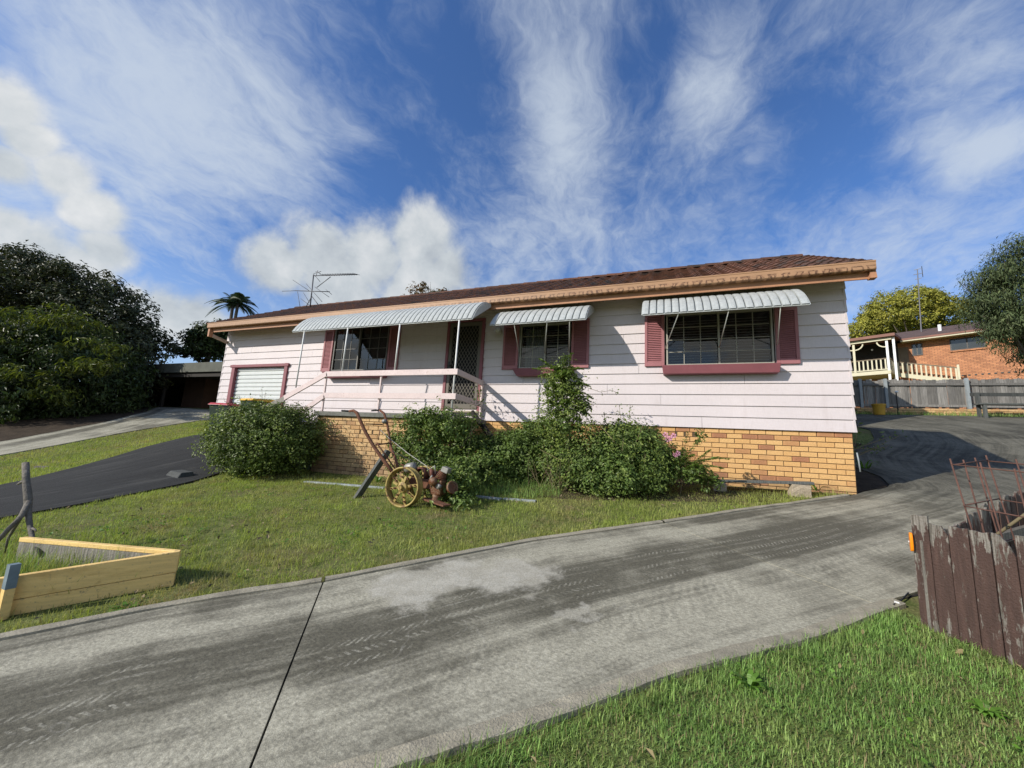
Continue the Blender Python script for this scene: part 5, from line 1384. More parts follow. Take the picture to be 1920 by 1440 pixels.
# ------------------------------------------------------------------ old rotary tiller
def make_tiller():
    c = hit(757, 951); wy = c[1]; wx, _, wz = onY(757, 917.5, wy); wz = gz(wx, wy)+.275
    s = thing('old_tiller', 'rusty antique walk-behind tiller with yellow spoked wheels and long handles on the lawn', 'tiller', (wx, wy, gz(wx, wy)))
    R = .280
    def wheel(y, face):
        w_ = MB().lathe([(R-.022, .058), (R-.004, .062), (R, .055), (R-.010, .042), (R-.010, -.042), (R, -.055), (R-.004, -.062), (R-.022, -.058), (R-.028, -.042), (R-.028, .042), (R-.022, .058)], (wx, y, wz), (0, 1, 0), 40).build('wheel', 'yellow wheel paint', s, True)
        MB().lathe([(0, -.10), (.030, -.10), (.035, -.06), (.072, -.050), (.078, -.03), (.085, .04), (0, .05)], (wx, y, wz), (0, 1, 0), 20).build('hub', 'yellow wheel paint', w_)
        for k in range(8):
            a = 2*PI*k/8+.2; d = Vector((math.cos(a), 0, math.sin(a))); p0 = Vector((wx, y-.02, wz))+d*.065; p1 = Vector((wx, y-.005, wz))+d*(R-.026)
            MB().beam(p0, p1, .012, .034, d.cross(Vector((0, 1, 0)))).build('spoke', 'yellow wheel paint', w_)
        for k in range(2):
            a = 2*PI*k/4+1.2; d = Vector((math.cos(a), 0, math.sin(a))); p0 = Vector((wx, y-.05, wz))+d*.075; p1 = Vector((wx, y-.045, wz))+d*.16
            MB().beam(p0, p1, .02, .034, d.cross(Vector((0, 1, 0)))).build('lug', 'yellow wheel paint', w_)
        b = MB()
        for k in range(8):
            a = 2*PI*k/8+.2; b.lathe([(0, -.03), (.012, -.03), (.012, .0)], (wx+math.cos(a)*.14, y-.02, wz+math.sin(a)*.14), (0, 1, 0), 6)
            b.lathe([(0, -.03), (.010, -.03), (.010, .0)], (wx+math.cos(a)*.20, y-.015, wz+math.sin(a)*.20), (0, 1, 0), 6)
        b.build('bolts', 'rusty iron', w_)['kind'] = 'stuff'
    wheel(wy, -1); wheel(wy+.52, 1)
    MB().tube([(wx, wy-.02, wz), (wx, wy+.54, wz)], .025, 10).build('axle', 'rusty iron', s, True)
    g = lambda px, py, Y: Vector(onY(px, py, Y))
    # handles
    hY0, hY1 = wy+.03, wy+.60
    n1 = [g(742, 893, wy+.17), g(723, 868, wy+.14), g(700, 836, wy+.10), g(684, 808, hY0+.03), g(674, 785, hY0), g(669, 774, hY0), g(663, 770, hY0), g(655, 771, hY0)]
    MB().tube(n1, [.030, .028, .026, .025, .026, .026, .022, .018], 9).build('handle', 'rusty iron', s, True)
    MB().tube([n1[-1], g(641, 770, hY0)], .016, 8).build('grip', 'black rubber', s, True)
    n2 = [g(748, 884, wy+.30), g(742, 862, wy+.38), g(733, 838, wy+.50), g(729, 812, hY1), g(725, 790, hY1), g(720, 775, hY1), g(712, 769, hY1)]
    MB().tube(n2, [.024, .022, .021, .02, .02, .02, .018], 9).build('handle', 'rusty iron', s, True)
    MB().tube([n2[-1], g(697, 770, hY1)], .015, 8).build('grip', 'black rubber', s, True)
    MB().tube([g(686, 795, hY0+.02), g(717, 796, hY1)], .010, 7).build('cross_bar', 'rusty iron', s, True)
    MB().tube([g(704, 834, wy+.1), g(731, 831, wy+.5)], .012, 7).build('cross_bar', 'rusty iron', s, True)
    MB().tube([g(706, 830, wy+.12), g(722, 852, wy+.2), g(740, 878, wy+.25), g(758, 876, wy+.3)], .012, 7).build('brace', 'rusty iron', s, True)
    MB().tube([g(730, 838, wy+.5), g(744, 868, wy+.4), g(766, 876, wy+.3)], .012, 7).build('brace', 'rusty iron', s, True)
    MB().lathe([(0, -.04), (.035, -.03), (.04, 0), (.035, .03), (0, .04)], g(721, 790, hY1-.02), (0, 1, .2), 12).build('lever_housing', 'dull aluminium', s, True)
    MB().tube([g(713, 804, hY1), g(709, 825, hY1-.05)], .008, 6).build('lever', 'rusty iron', s, True)
    MB().tube([g(712, 805, hY1), g(730, 822, wy+.4), g(765, 850, wy+.3), g(800, 874, wy+.25), g(806, 892, wy+.2)], .006, 5).build('cable', 'dull aluminium', s, True)
    MB().tube([g(735, 845, wy+.3), g(760, 858, wy+.2), g(792, 872, wy+.1), g(797, 900, wy+.1)], .005, 5).build('cable', 'black rubber', s, True)
    # gearbox and frame
    MB().lathe([(0, -.09), (.05, -.085), (.07, -.05), (.075, .04), (.06, .09), (0, .10)], g(769, 877, wy+.22), (.95, 0, .25), 16).build('gearbox', 'dull aluminium', s, True)
    MB().box(wx-.16, wx+.42, wy+.18, wy+.36, wz-.02, wz+.11).build('chassis', 'rusty iron', s, bevel=.015)
    MB().lathe([(.085, -.06), (.10, -.05), (.10, .05), (.085, .06)], (wx+.10, wy+.27, wz+.17), (0, 1, 0), 18).build('drum', 'red rust paint', s, True)
    e = g(822, 905, wy+.15)
    ex, ey, ez = e
    blk = MB()
    blk.hexa([(ex-.09, ey-.07, ez-.17), (ex+.08, ey-.07, ez-.17), (ex+.08, ey+.12, ez-.17), (ex-.09, ey+.12, ez-.17), (ex-.10, ey-.08, ez+.02), (ex+.10, ey-.08, ez+.04), (ex+.10, ey+.12, ez+.04), (ex-.10, ey+.12, ez+.02)])
    blk.build('crankcase', 'oily brown iron', s, bevel=.025)
    cy = MB()
    for k in range(6): cy.lathe([(.03, 0), (.082-.004*k, 0), (.082-.004*k, .010), (.03, .010)], (ex+.015+.008*k, ey+.01, ez+.045+.021*k), (.35, 0, 1), 14)
    cy.lathe([(.055, -.02), (.055, .14), (.0, .14)], (ex+.02, ey+.01, ez+.03), (.35, 0, 1), 14)
    cy.build('cylinder_fins', 'rusty iron', s)
    MB().hexa([(ex+.04, ey-.05, ez+.165), (ex+.15, ey-.05, ez+.13), (ex+.15, ey+.07, ez+.13), (ex+.04, ey+.07, ez+.165), (ex+.07, ey-.045, ez+.235), (ex+.17, ey-.045, ez+.205), (ex+.17, ey+.065, ez+.205), (ex+.07, ey+.065, ez+.235)]).build('cylinder_head', 'dull aluminium', s, bevel=.01)
    MB().lathe([(0, -.06), (.05, -.055), (.062, -.02), (.062, .03), (.05, .06), (0, .065)], (ex-.02, ey-.09, ez+.02), (.1, 1, 0), 16).build('side_cover', 'oily brown iron', s, True)
    MB().lathe([(0, -.02), (.035, -.02), (.035, .04), (0, .04)], (ex+.06, ey-.085, ez-.04), (.1, 1, 0), 12).build('cap', 'dull aluminium', s, True)
    f = g(848, 914, wy+.12); fl = MB().lathe([(.062, -.018), (.085, -.02), (.09, 0), (.085, .02), (.062, .018), (.062, -.018)], f, (.85, -.40, .25), 24).build('flywheel', 'oily brown iron', s)
    MB().lathe([(0, -.012), (.06, -.006), (.06, .012), (0, .012)], f, (.85, -.40, .25), 16).build('flywheel_web', 'rusty iron', fl)
    MB().tube([(ex-.05, ey, ez+.05), (ex-.11, ey-.02, ez+.10), (ex-.12, ey-.02, ez+.18)], [.025, .028, .03], 10).build('air_cleaner', 'red rust paint', s, True)
    MB().lathe([(0, 0), (.045, 0), (.05, .05), (.045, .10), (0, .10)], (ex-.10, ey+.06, ez+.05), (.1, 0, 1), 14).build('fuel_bowl', 'red rust paint', s, True)
    MB().tube([(ex-.14, ey+.02, ez+.06), (ex-.17, ey-.03, ez+.16), (ex-.08, ey+.0, ez+.23), (ex-.06, ey, ez+.12)], .010, 6).build('fuel_pipe', 'dull aluminium', s, True)
    MB().tube([(ex-.06, ey-.07, ez-.06), (ex-.08, ey-.09, ez+.06), (ex-.05, ey-.10, ez+.10)], .014, 7).build('linkage', 'dull aluminium', s, True)
    MB().lathe([(.0, 0), (.07, 0), (.075, .03), (.065, .07), (.07, .11), (.0, .12)], (ex-.01, ey, ez-.27), (0, 0, 1), 14).build('sump', 'oily brown iron', s, True)
    a = g(798, 935, wy+.1); b_ = g(838, 948, wy-.02)
    MB().beam(a, b_, .14, .02).build('skid_plate', 'rusty iron', s)
make_tiller()
a = hit(668, 933); Yp = a[1]; t_ = onY(728, 845, Yp+.18)
o = MB().beam(tuple(a+np.array([0, 0, -.02])), tuple(t_), .05, .105, (0, -1, .4)).build('prop_plank', 'dark grey plank', None, bevel=.004)
tag(o, 'weathered grey plank propped under the handles of the old tiller', 'plank')

# ------------------------------------------------------------------ garden edging, plank bench, stones
def edging(pts, label):
    P = [hit(*p) for p in pts]; m_ = MB()
    for a, b_ in zip(P[:-1], P[1:]):
        m_.beam((a[0], a[1], a[2]-.004), (b_[0], b_[1], b_[2]-.002), .10, .05)
    tag(m_.build('edging_strip', 'pale edging', None, bevel=.006), label, 'edging', 'grey garden edging strips')
edging([(572, 904), (640, 909), (722, 916)], 'pale grey edging strip lying between the round shrub and the tiller')
edging([(880, 930), (940, 937)], 'grey edging strip half buried in grass right of the tiller')
edging([(945, 936), (1005, 941)], 'pale blue-grey edging strip beside the sprawling shrub')
def bench():
    Y = 7.55
    L = onY(1338, 901, Y); R = onY(1523, 906, Y)
    o = MB().beam((L[0], Y, L[2]), (R[0], Y, R[2]), .20, .04).build('plank_bench', 'dark grey plank', None, bevel=.005)
    tag(o, 'long grey weathered plank laid across two stone blocks against the brick wall', 'bench')
    def stone(px, w_, hh, label, jag, seed):
        x = onY(px, 915, Y)[0]; z = gz(x, Y)-.05; r = np.random.default_rng(seed)
        top = L[2]+(R[2]-L[2])*(x-L[0])/(R[0]-L[0])-.022
        m_ = MB(); n = 4; V = []; Fq = []
        zs = [z, z+(top-z)*.4, z+(top-z)*.8, top]
        ring = [(-1, -1), (0, -1.05), (1, -1), (1.05, 0), (1, 1), (0, 1.05), (-1, 1), (-1.05, 0)]
        for zi, zz in enumerate(zs):
            for a, b_ in ring: V.append((x+a*w_/2*(1-.03*zi)+r.normal(0, jag), Y-.03+b_*.10+r.normal(0, jag), zz+(r.normal(0, jag) if 0 < zi < 3 else 0)))
        for zi in range(3):
            for k in range(8): Fq.append((zi*8+k, zi*8+(k+1) % 8, zi*8+8+(k+1) % 8, zi*8+8+k))
        Fq.append(tuple(range(24, 32))); m_.add(V, Fq)
        tag(m_.build('stone_block', 'sandstone', None, bevel=.006), label, 'stone', 'stone blocks under the plank bench')
    stone(1348, .20, .2, 'squared grey stone block under the left end of the plank bench', .004, 3)
    stone(1497, .27, .2, 'rough broken sandstone block under the right end of the plank bench', .012, 5)
bench()
p = hit(335, 893)
o = MB().hexa([(p[0]-.22, p[1]-.14, p[2]-.03), (p[0]+.3, p[1]-.2, p[2]-.03), (p[0]+.36, p[1]+.1, p[2]-.03), (p[0]-.12, p[1]+.16, p[2]-.03), (p[0]-.15, p[1]-.08, p[2]+.10), (p[0]+.27, p[1]-.12, p[2]+.09), (p[0]+.30, p[1]+.07, p[2]+.11), (p[0]-.10, p[1]+.10, p[2]+.12)]).build('timber_sleeper', 'dark grey plank', None, bevel=.015)
tag(o, 'low chunk of old timber at the edge of the black drive beside the round shrub', 'timber')
p = hit(72, 880)
o = MB().beam((p[0]-.28, p[1]+.05, p[2]+.03), (p[0]+.30, p[1]+.25, p[2]+.05), .09, .06).build('kerb_stone', 'grey driftwood', None, bevel=.01)
tag(o, 'small dark piece of timber lying on the far edge of the black drive', 'timber')

# ------------------------------------------------------------------ wheelie bins
def bin_(px, py, Y, rot, lidm, label):
    p = onY(px, py, Y); x, y = p[0], Y; z = gz(x, y)+.02
    s = thing('wheelie_bin', label, 'bin', (x, y, z), 'wheelie bins before the garage')
    M_ = Matrix.Translation((x, y, z)) @ Matrix.Rotation(rot, 4, 'Z')
    T = lambda q: tuple(M_ @ Vector(q))
    Hb = p[2]-z
    def hx(pts, nm, m, bev=.01): MB().hexa([T(q) for q in pts]).build(nm, m, s, bevel=bev)
    hx([(-.22, -.24, .06), (.22, -.24, .06), (.22, .24, .06), (-.22, .24, .06), (-.28, -.33, Hb-.07), (.28, -.33, Hb-.07), (.28, .33, Hb-.07), (-.28, .33, Hb-.07)], 'body', 'dark green plastic', .02)
    hx([(-.30, -.37, Hb-.068), (.30, -.37, Hb-.068), (.30, .36, Hb-.068), (-.30, .36, Hb-.068), (-.27, -.32, Hb-.01), (.27, -.32, Hb-.01), (.27, .34, Hb+.015), (-.27, .34, Hb+.015)], 'lid', lidm, .012)
    MB().tube([T((-.25, .40, Hb-.08)), T((.25, .40, Hb-.08))], .018, 8).build('handle', 'dark green plastic', s, True)
    for sx in (-.25, .25): MB().lathe([(0, -.03), (.09, -.03), (.10, 0), (.09, .03), (0, .03)], T((sx, .27, .10)), tuple((M_.to_3x3() @ Vector((1, 0, 0)))), 16).build('wheel', 'black rubber', s, True)
bin_(430, 757, 7.15, .25, 'red plastic', 'red-lidded wheelie bin behind the round shrub, by the garage door')
bin_(488, 749, 7.05, -.1, 'yellow plastic', 'yellow-lidded wheelie bin behind the round shrub, nearer the steps')

# ------------------------------------------------------------------ front right: paling fence, cage, bits
FL = hit(1745, 1180); FR = hit(1905, 1250)
CN = FL[:2]+(FL[:2]-FR[:2])*.12
def make_front_fence():
    x, y = CN; s = thing('paling_fence', 'low corner fence of brown peeling wooden palings beside the driveway', 'fence', (x, y, gz(x, y)))
    d1 = (FR[:2]-FL[:2])/np.linalg.norm(FR[:2]-FL[:2]); d2 = np.array([.73, .68])/np.linalg.norm([.73, .68])
    def paling(c, d, n, w_, h_, z, tops, m, lean=0.0):
        hw = w_/2; th = .008
        prof = [(-hw, -.06), (hw, -.06), (hw*1.0, h_*.5), (hw*rng.uniform(.96, 1.0), h_+tops[2]), (hw*.3, h_+tops[1]), (-hw*.35, h_+tops[3]), (-hw*rng.uniform(.96, 1), h_+tops[0]), (-hw, h_*.5)]
        poly = [(c[0]+d[0]*a-n[0]*(th+lean*max(b_, 0)), c[1]+d[1]*a-n[1]*(th+lean*max(b_, 0)), z+b_) for a, b_ in prof]
        MB().prism(poly, (n[0]*th*2, n[1]*th*2, 0)).build('paling', m, s, bevel=.002)
    n1 = np.array([d1[1], -d1[0]]); n1 = -n1 if np.dot(n1, -CN) < 0 else n1
    q = onF(1755, 1003, 1.0)
    for i in range(14):
        c = CN+d1*(.045+i*.0955); base = gz(*c)
        # top follows the line seen in the photograph (nearly level)
        hh = (.715, .680, .695, .70, .705, .735, .72, .71, .70, .71, .70, .72, .70, .71)[i]
        tops = rng.normal(0, .006, 4)
        if i == 1: tops[2] -= .06
        if i == 4: tops[2] -= .11; tops[1] -= .03
        paling(c, d1, n1, .092+rng.uniform(-.003, .002), hh, base, tops, 'brown peeling paint')
    n2 = np.array([d2[1], -d2[0]])
    hs = [.55, .57, .56, .585, .565, .58, .60, .61, .63, .635, .65, .655, .675, .69, .695, .71, .715, .72]
    for i in range(34):
        c = CN+d2*(.06+i*.104); base = gz(*c); hh = hs[i] if i < len(hs) else .72
        paling(c+rng.normal(0, .004, 2), d2, n2, .095+rng.uniform(-.01, .004), hh+rng.normal(0, .012), base, rng.normal(0, .009, 4), 'brown peeling paint')
    for z_ in (.16, .46):
        a = CN+n1*-.03; b_ = CN+d1*1.35-n1*.03
        MB().beam((*a, gz(*a)+z_), (*b_, gz(*b_)+z_), .035, .07).build('rail', 'grey board', s)
        a = CN+n2*.03; b_ = CN+d2*3.5+n2*.03
        MB().beam((*a, gz(*a)+z_*.9), (*b_, gz(*b_)+z_*.9), .035, .07).build('rail', 'grey board', s)
    for c in (CN+(d1-n1)*.04, CN+d1*1.3-n1*.06, CN+d2*1.7+n2*.07, CN+d2*3.3+n2*.07):
        MB().box(c[0]-.04, c[0]+.04, c[1]-.04, c[1]+.04, gz(*c)-.1, gz(*c)+.55).build('post', 'grey board', s)
    # orange reflector screwed to the end paling
    p = onF(1710, 1035, np.dot(np.array([*CN, 0]), np.array([CF[0], CF[1], 0]))/1.0)
    c = np.array([*(CN+d1*.008+n1*.022)]); zt = gz(*CN)+.53
    r = thing('orange_reflector', 'orange plastic reflector screwed to the corner of the brown fence', 'reflector', (c[0], c[1], zt))
    pr = []
    for k in range(16):
        a = 2*PI*k/16; pr.append((math.copysign(abs(math.cos(a))**.6, math.cos(a))*.022, math.copysign(abs(math.sin(a))**.8, math.sin(a))*.062))
    dd = (d1*.55-d2*.83); dd /= np.linalg.norm(dd); nn = np.array([dd[1], -dd[0]]); nn = nn if np.dot(nn, -CN) > 0 else -nn
    MB().prism([(c[0]+dd[0]*a, c[1]+dd[1]*a, zt+b_) for a, b_ in pr], (nn[0]*.016, nn[1]*.016, 0)).build('lens', 'orange reflector', r, bevel=.004)
    MB().lathe([(0, .004), (.006, .004), (.006, 0)], (c[0]+nn[0]*.018, c[1]+nn[1]*.018, zt), (nn[0], nn[1], 0), 8).build('screw', 'white plastic', r)
    return d1, d2, n1, n2
D1, D2, N1, N2 = make_front_fence()
def make_cage():
    A = CN+D1*.27+D2*.30; zb = gz(*A)
    s = thing('wire_cage', 'tall rusty wire plant cage standing behind the brown fence', 'plant cage', (A[0], A[1], zb))
    top = onF(1783, 866, np.dot(np.array([A[0], A[1], 0]), CF)+.06*0)
    base_of = lambda u, v: np.array([*(A+D1*u+D2*v), gz(*(A+D1*u+D2*v))])
    ztop = top[2]; lean = (top[:2]-A)
    def P(u, v, t_): b_ = base_of(u, v); return (b_[0]+lean[0]*t_*1.0, b_[1]+lean[1]*t_, b_[2]+(ztop-zb)*t_)
    U, Vv = .42, .50
    ed = [(0, 0), (U, 0), (U, Vv), (0, Vv)]
    for j in range(4):
        a = ed[j]; b_ = ed[(j+1) % 4]
        for k in range(3):
            q = k/3; u = a[0]+(b_[0]-a[0])*q; v = a[1]+(b_[1]-a[1])*q
            jx = rng.normal(0, .006, 2)
            MB().tube([P(u, v, 0), P(u+jx[0], v+jx[1], .5), P(u, v, 1.0+rng.uniform(0, .02))], .0045, 6).build('wire', 'rusty wire', s, True)
        for t_ in (.985, .74, .49, .24):
            MB().tube([P(*a, t_), P(*b_, t_+rng.normal(0, .006))], .0042, 6).build('wire', 'rusty wire', s, True)
    MB().tube([P(0, .05, .50), P(U*.9, Vv*.7, .92)], .009, 6).build('stake', 'dry stem', s, True)
make_cage()
p = hit(1676, 1143); q = hit(1704, 1121)
o = MB().tube([(p[0], p[1], p[2]+.034), ((p[0]+q[0])/2, (p[1]+q[1])/2, p[2]+.038), (q[0], q[1], q[2]+.036)], .005, 7).build('plastic_rod', 'black plastic', None)
tag(o, 'short black plastic rod lying on the concrete by the brown fence', 'rod')
p = hit(1682, 1139); o = MB().hexa([(p[0]-0.0165, p[1]-0.0084, p[2]+.028), (p[0]+0.0110, p[1]-0.0140, p[2]+.028), (p[0]+0.0165, p[1]+0.0105, p[2]+.028), (p[0]-0.0110, p[1]+0.0140, p[2]+.028), (p[0]-0.0110, p[1]-0.0070, p[2]+.044), (p[0]+0.0110, p[1]-0.0084, p[2]+.040), (p[0]+0.0110, p[1]+0.0070, p[2]+.038), (p[0]-0.0083, p[1]+0.0084, p[2]+.042)]).build('paper_scrap', 'white plastic', None)
tag(o, 'scrap of white litter beside the black rod on the concrete', 'litter')

# ------------------------------------------------------------------ back fence and things before it
FY = 20.0
def make_back_fence():
    zt = onY(1750, 712, FY)[2]; zl = onY(1750, 764, FY)[2]
    s = thing('back_fence', 'grey weathered timber paling fence across the back of the concrete yard', 'fence', (9.7, FY, zl))
    x = 4.6
    while x < 21.5:
        w_ = rng.uniform(.088, .102); j = rng.normal(0, .008)
        MB().box(x, x+w_, FY+j, FY+j+.018, zl-.03+rng.normal(0, .02), zt+.02*(x-9.7)*.15+rng.normal(0, .018)).build('paling', 'fence paling', s)
        x += w_+.004
    xs = [onY(q, 740, FY)[0] for q in (1612, 1659, 1811, 1965)]
    for x in xs: MB().box(x-.045, x+.045, FY-.16, FY-.07, zl-.25, zt+.03).build('post', 'galvanised post', s)
    for z in (zt-.19, zl+.06): MB().box(4.6, 21.5, FY-.06, FY-.012, z-.045, z+.045).build('rail', 'fence paling', s)
    zb = zl-.035
    e = thing('brick_edging', 'low row of old bricks along the foot of the grey back fence', 'edging', (9.7, FY-.15, zb-.3))
    x = 7.2
    full = BRICK_MESH('brick', .24, 'verandah brick')
    while x < 20.5:
        for c in range(3):
            o = link('brick', full, e, (x+(c % 2)*.12-9.7, rng.normal(0, .01)-.05, .02+c*.086)); o.rotation_euler = (0, 0, rng.normal(0, .02))
        x += .24
    MB().box(7.1, 20.6, FY-.18, FY-.02, zb-.5, zb-.02).build('mortar_bed', 'dark mortar', e)
make_back_fence()
blades_poly = [(7.0, 19.2), (7.0, 19.75), (20, 19.8), (20, 19.3)]
blades('grass_at_back_fence', blades_poly, 420, .08, .22, .012, 'lush grass blade', .6)
def make_back_bits():
    Y = 19.1
    p = onY(1649, 778, Y); z = gz(p[0], Y)+.02
    k = .21
    o = MB().lathe([(0, 0), (k*.78, 0), (k*.86, .2), (k*.95, .36), (k*1.02, .36), (k*1.02, .42), (k*.9, .42), (k*.88, .34), (0, .34)], (p[0], Y, z), (0, 0, 1), 20).build('flower_pot', 'yellow pot', None)
    tag(o, 'round yellow plastic pot in the shade before the back fence', 'pot')
    # bench seat
    Yb = 18.6
    L = onY(1834, 740, Yb); z0 = gz(L[0]+1, Yb)+.02
    s = thing('garden_bench', 'dark timber bench at the right before the grey back fence', 'bench', (L[0]+1.0, Yb, z0))
    x0, x1 = L[0], L[0]+2.2
    zs = onY(1880, 757, Yb)[2]; zk = onY(1880, 737, Yb)[2]
    for i in range(3): MB().box(x0, x1, Yb-.02+i*.11, Yb+.08+i*.11, zs-.03, zs+.02).build('seat_slat', 'dark grey plank', s)
    MB().box(x0, x1, Yb+.36, Yb+.40, zk-.06, zk+.06).build('back_slat', 'dark grey plank', s)
    for x in (x0+.1, x1-.15):
        MB().box(x, x+.09, Yb+.0, Yb+.08, z0-.05, zs-.031).build('leg', 'dark grey plank', s); MB().box(x, x+.09, Yb+.28, Yb+.355, z0-.05, zk+.06).build('leg', 'dark grey plank', s)
    p = onY(1681, 745, 19.5); z = gz(p[0], 19.5)
    g = thing('garden_light', 'slim stake light with white top before the back fence', 'garden light', (p[0], 19.5, z))
    MB().tube([(p[0], 19.5, z), (p[0], 19.5, onY(1681, 737, 19.5)[2])], .018, 6).build('stake', 'dark timber', g)
    q = onY(1681, 735, 19.5); MB().lathe([(0, .05), (.05, .04), (.055, 0), (.03, -.04), (0, -.05)], tuple(q), (0, 0, 1), 10).build('head', 'white plastic', g)
make_back_bits()
def make_shed():
    s = thing('rear_shed', 'tall plain shed standing behind the pink house at its right end', 'shed', (3.6, 17.4, 1.4))
    MB().box(1.6, 5.5, 15.4, 19.5, .8, 5.2).build('wall', 'fence paling', s); MB().box(1.5, 5.6, 15.3, 19.6, 5.201, 5.3).build('roof', 'brown metal roof', s)
make_shed()
# shrubs by the right wall of the house, in the shade
def make_corner_plants():
    x, y = 3.25, 10.6; z = gz(x, y)
    s = thing('dry_shrub', 'sparse twiggy shrub in the narrow bed at the right side of the pink house', 'shrub', (x, y, z))
    mb = MB(); Ps = []
    for i in range(26):
        e = np.array([x+rng.uniform(-.1, 1.25), y+rng.uniform(-.6, .9), z+rng.uniform(.35, 1.1)]); m_ = (np.array([x, y, z])+e)/2+rng.normal(0, .1, 3); mb.tube([(x, y, z), m_, e], [.012, .008, .003], 5)
        for q in range(16): Ps.append(m_+(e-m_)*rng.uniform(0, 1.05)+rng.normal(0, .07, 3))
    mb.build('twigs', 'dry stem', s); Ps = np.array(Ps); V, Fq = leaf_mesh('foliage', Ps, rng.normal(size=Ps.shape), .07, .4, 'vine leaf')
    link('foliage', np_mesh('foliage', V-np.array(s.location), Fq, 'vine leaf'), s)
make_corner_plants()

# ------------------------------------------------------------------ neighbour's house, up the slope on the right
def make_brick_house():
    e = np.array([.857, -.515, 0]); n = np.array([-.515, -.857, 0])     # along the wall to the right, and out of it
    Q = onF(1800, 706, 24.0)
    s = thing('brick_house', 'orange brick house with a cream verandah and brown roof beyond the back fence', 'house', tuple(Q-np.array([0, 0, 1.0])))
    def W(px, py, out=0.0): return onPl(px, py, Q+n*out, n)
    def loc(p): p = np.asarray(p)-Q; return np.dot(p, e), np.dot(p, n), p[2]
    def at(a, o, z): return tuple(Q+e*a+n*o+np.array([0, 0, z]))
    def bx(a0, a1, o0, o1, z0, z1, nm, m, parent=s, uv=False):
        o = MB().hexa([at(a0, o1, z0), at(a1, o1, z0), at(a1, o0, z0), at(a0, o0, z0), at(a0, o1, z1), at(a1, o1, z1), at(a1, o0, z1), at(a0, o0, z1)]).build(nm, m, parent)
        if uv:
            me = o.data; l = me.uv_layers.new(name='UVMap'); off = wloc(o)
            for lp in me.loops:
                p = loc(np.array(me.vertices[lp.vertex_index].co)+np.array(off)); l.data[lp.index].uv = (p[0]+p[1], p[2])
        return o
    ze = loc(W(1800, 629))[2]
    aL = loc(W(1700, 650))[0]; aW0 = loc(W(1782, 645))[0]; aW1 = loc(W(1846, 640))[0]
    zw0 = loc(W(1800, 656))[2]; zw1 = loc(W(1800, 634))[2]
    aR = 9.0; a0 = -11.0
    bx(a0, aR, -7, -.02, -2.2, ze, 'wall', 'red brick wall', s, True)
    # windows with brick sills
    w_ = bx(aW0-.03, aW1+.03, -.03, .012, zw0, zw1, 'window', 'dark frame')
    am = (aW0+aW1)/2
    for b0, b1 in ((aW0+.03, am-.03), (am+.03, aW1-.03)): bx(b0, b1, .0, .016, zw0+.05, zw1-.05, 'pane', 'window glass', w_)
    bx(aW0-.05, aW1+.06, -.02, .06, zw0-.09, zw0-.005, 'window_sill', 'red brick wall', w_, True)
    a2, a3 = loc(W(1709, 650))[0], loc(W(1729, 650))[0]; z2, z3 = loc(W(1715, 667))[2], loc(W(1715, 645))[2]
    w2 = bx(a2, a3, -.03, .014, z2, z3, 'window', 'dark frame'); bx(a2+.06, (a2+a3)/2-.03, 0, .018, z2+.06, z3-.06, 'pane', 'window glass', w2); bx((a2+a3)/2+.03, a3-.06, 0, .018, z2+.06, z3-.06, 'pane', 'window glass', w2)
    a4, a5 = loc(W(1678, 650))[0], loc(W(1702, 650))[0]
    bx(a4, a5, -.03, .02, loc(W(1690, 697))[2], loc(W(1690, 652))[2], 'door', 'timber lining')
    a6 = loc(W(1908, 640))[0]; w3 = bx(a6, a6+2.0, -.03, .012, zw0, zw1, 'window', 'dark frame'); bx(a6+.06, a6+.95, 0, .016, zw0+.05, zw1-.05, 'pane', 'window glass', w3); bx(a6+1.02, a6+1.94, 0, .016, zw0+.05, zw1-.05, 'pane', 'window glass', w3)
    for i in range(10):
        x = loc(W(1803+12.4*i, 705-.9*i))[0]; bx(x, x+.09, .0, .012, .02, .10, 'air_vent', 'dark frame')
    # roof: eave, ridge
    rz = loc(W(1750, 617, -3.5))[2]
    bx(aL-.2, aR+.5, .0, .62, ze-.06, ze+.0, 'soffit', 'cream paint'); bx(aL-.2, aR+.5, .62, .70, ze-.10, ze-.02, 'fascia', 'cream paint'); bx(aL-.2, aR+.5, .60, .73, ze-.018, ze+.09, 'gutter', 'brown metal roof')
    MB().hexa([at(a0-.5, .68, ze+.06), at(aR+.5, .68, ze+.06), at(aR-3.4, -3.5, rz), at(a0-.5, -3.5, rz), at(a0-.5, .68, ze+.12), at(aR+.5, .68, ze+.12), at(aR-3.4, -3.5, rz+.08), at(a0-.5, -3.5, rz+.08)]).build('roof', 'dark tiled roof', s)
    MB().hexa([at(a0-.5, -3.5, rz), at(aR-3.4, -3.5, rz), at(aR+.5, -7.7, ze), at(a0-.5, -7.7, ze), at(a0-.5, -3.5, rz+.08), at(aR-3.4, -3.5, rz+.08), at(aR+.5, -7.7, ze+.08), at(a0-.5, -7.7, ze+.08)]).build('roof', 'dark tiled roof', s)
    f = W(1763, 624, -1.0); MB().tube([f, f+np.array([0, 0, .55])], .09, 10).build('flue', 'white pipe', s)
    # verandah
    vo = 2.3
    zf = loc(W(1664, 694, vo))[2]; zr = loc(W(1672, 628, vo))[2]; ap = loc(W(1664, 660, vo))[0]; apl = loc(W(1601, 660, vo))[0]; ar = loc(W(1672, 660, vo))[0]
    bx(apl-4, ar-.1, .02, vo, zf-.16, zf, 'deck', 'cream paint')
    bx(apl-4, ar-.12, vo, vo+.05, zf-.24, zf-.02, 'deck_fascia', 'cream paint')
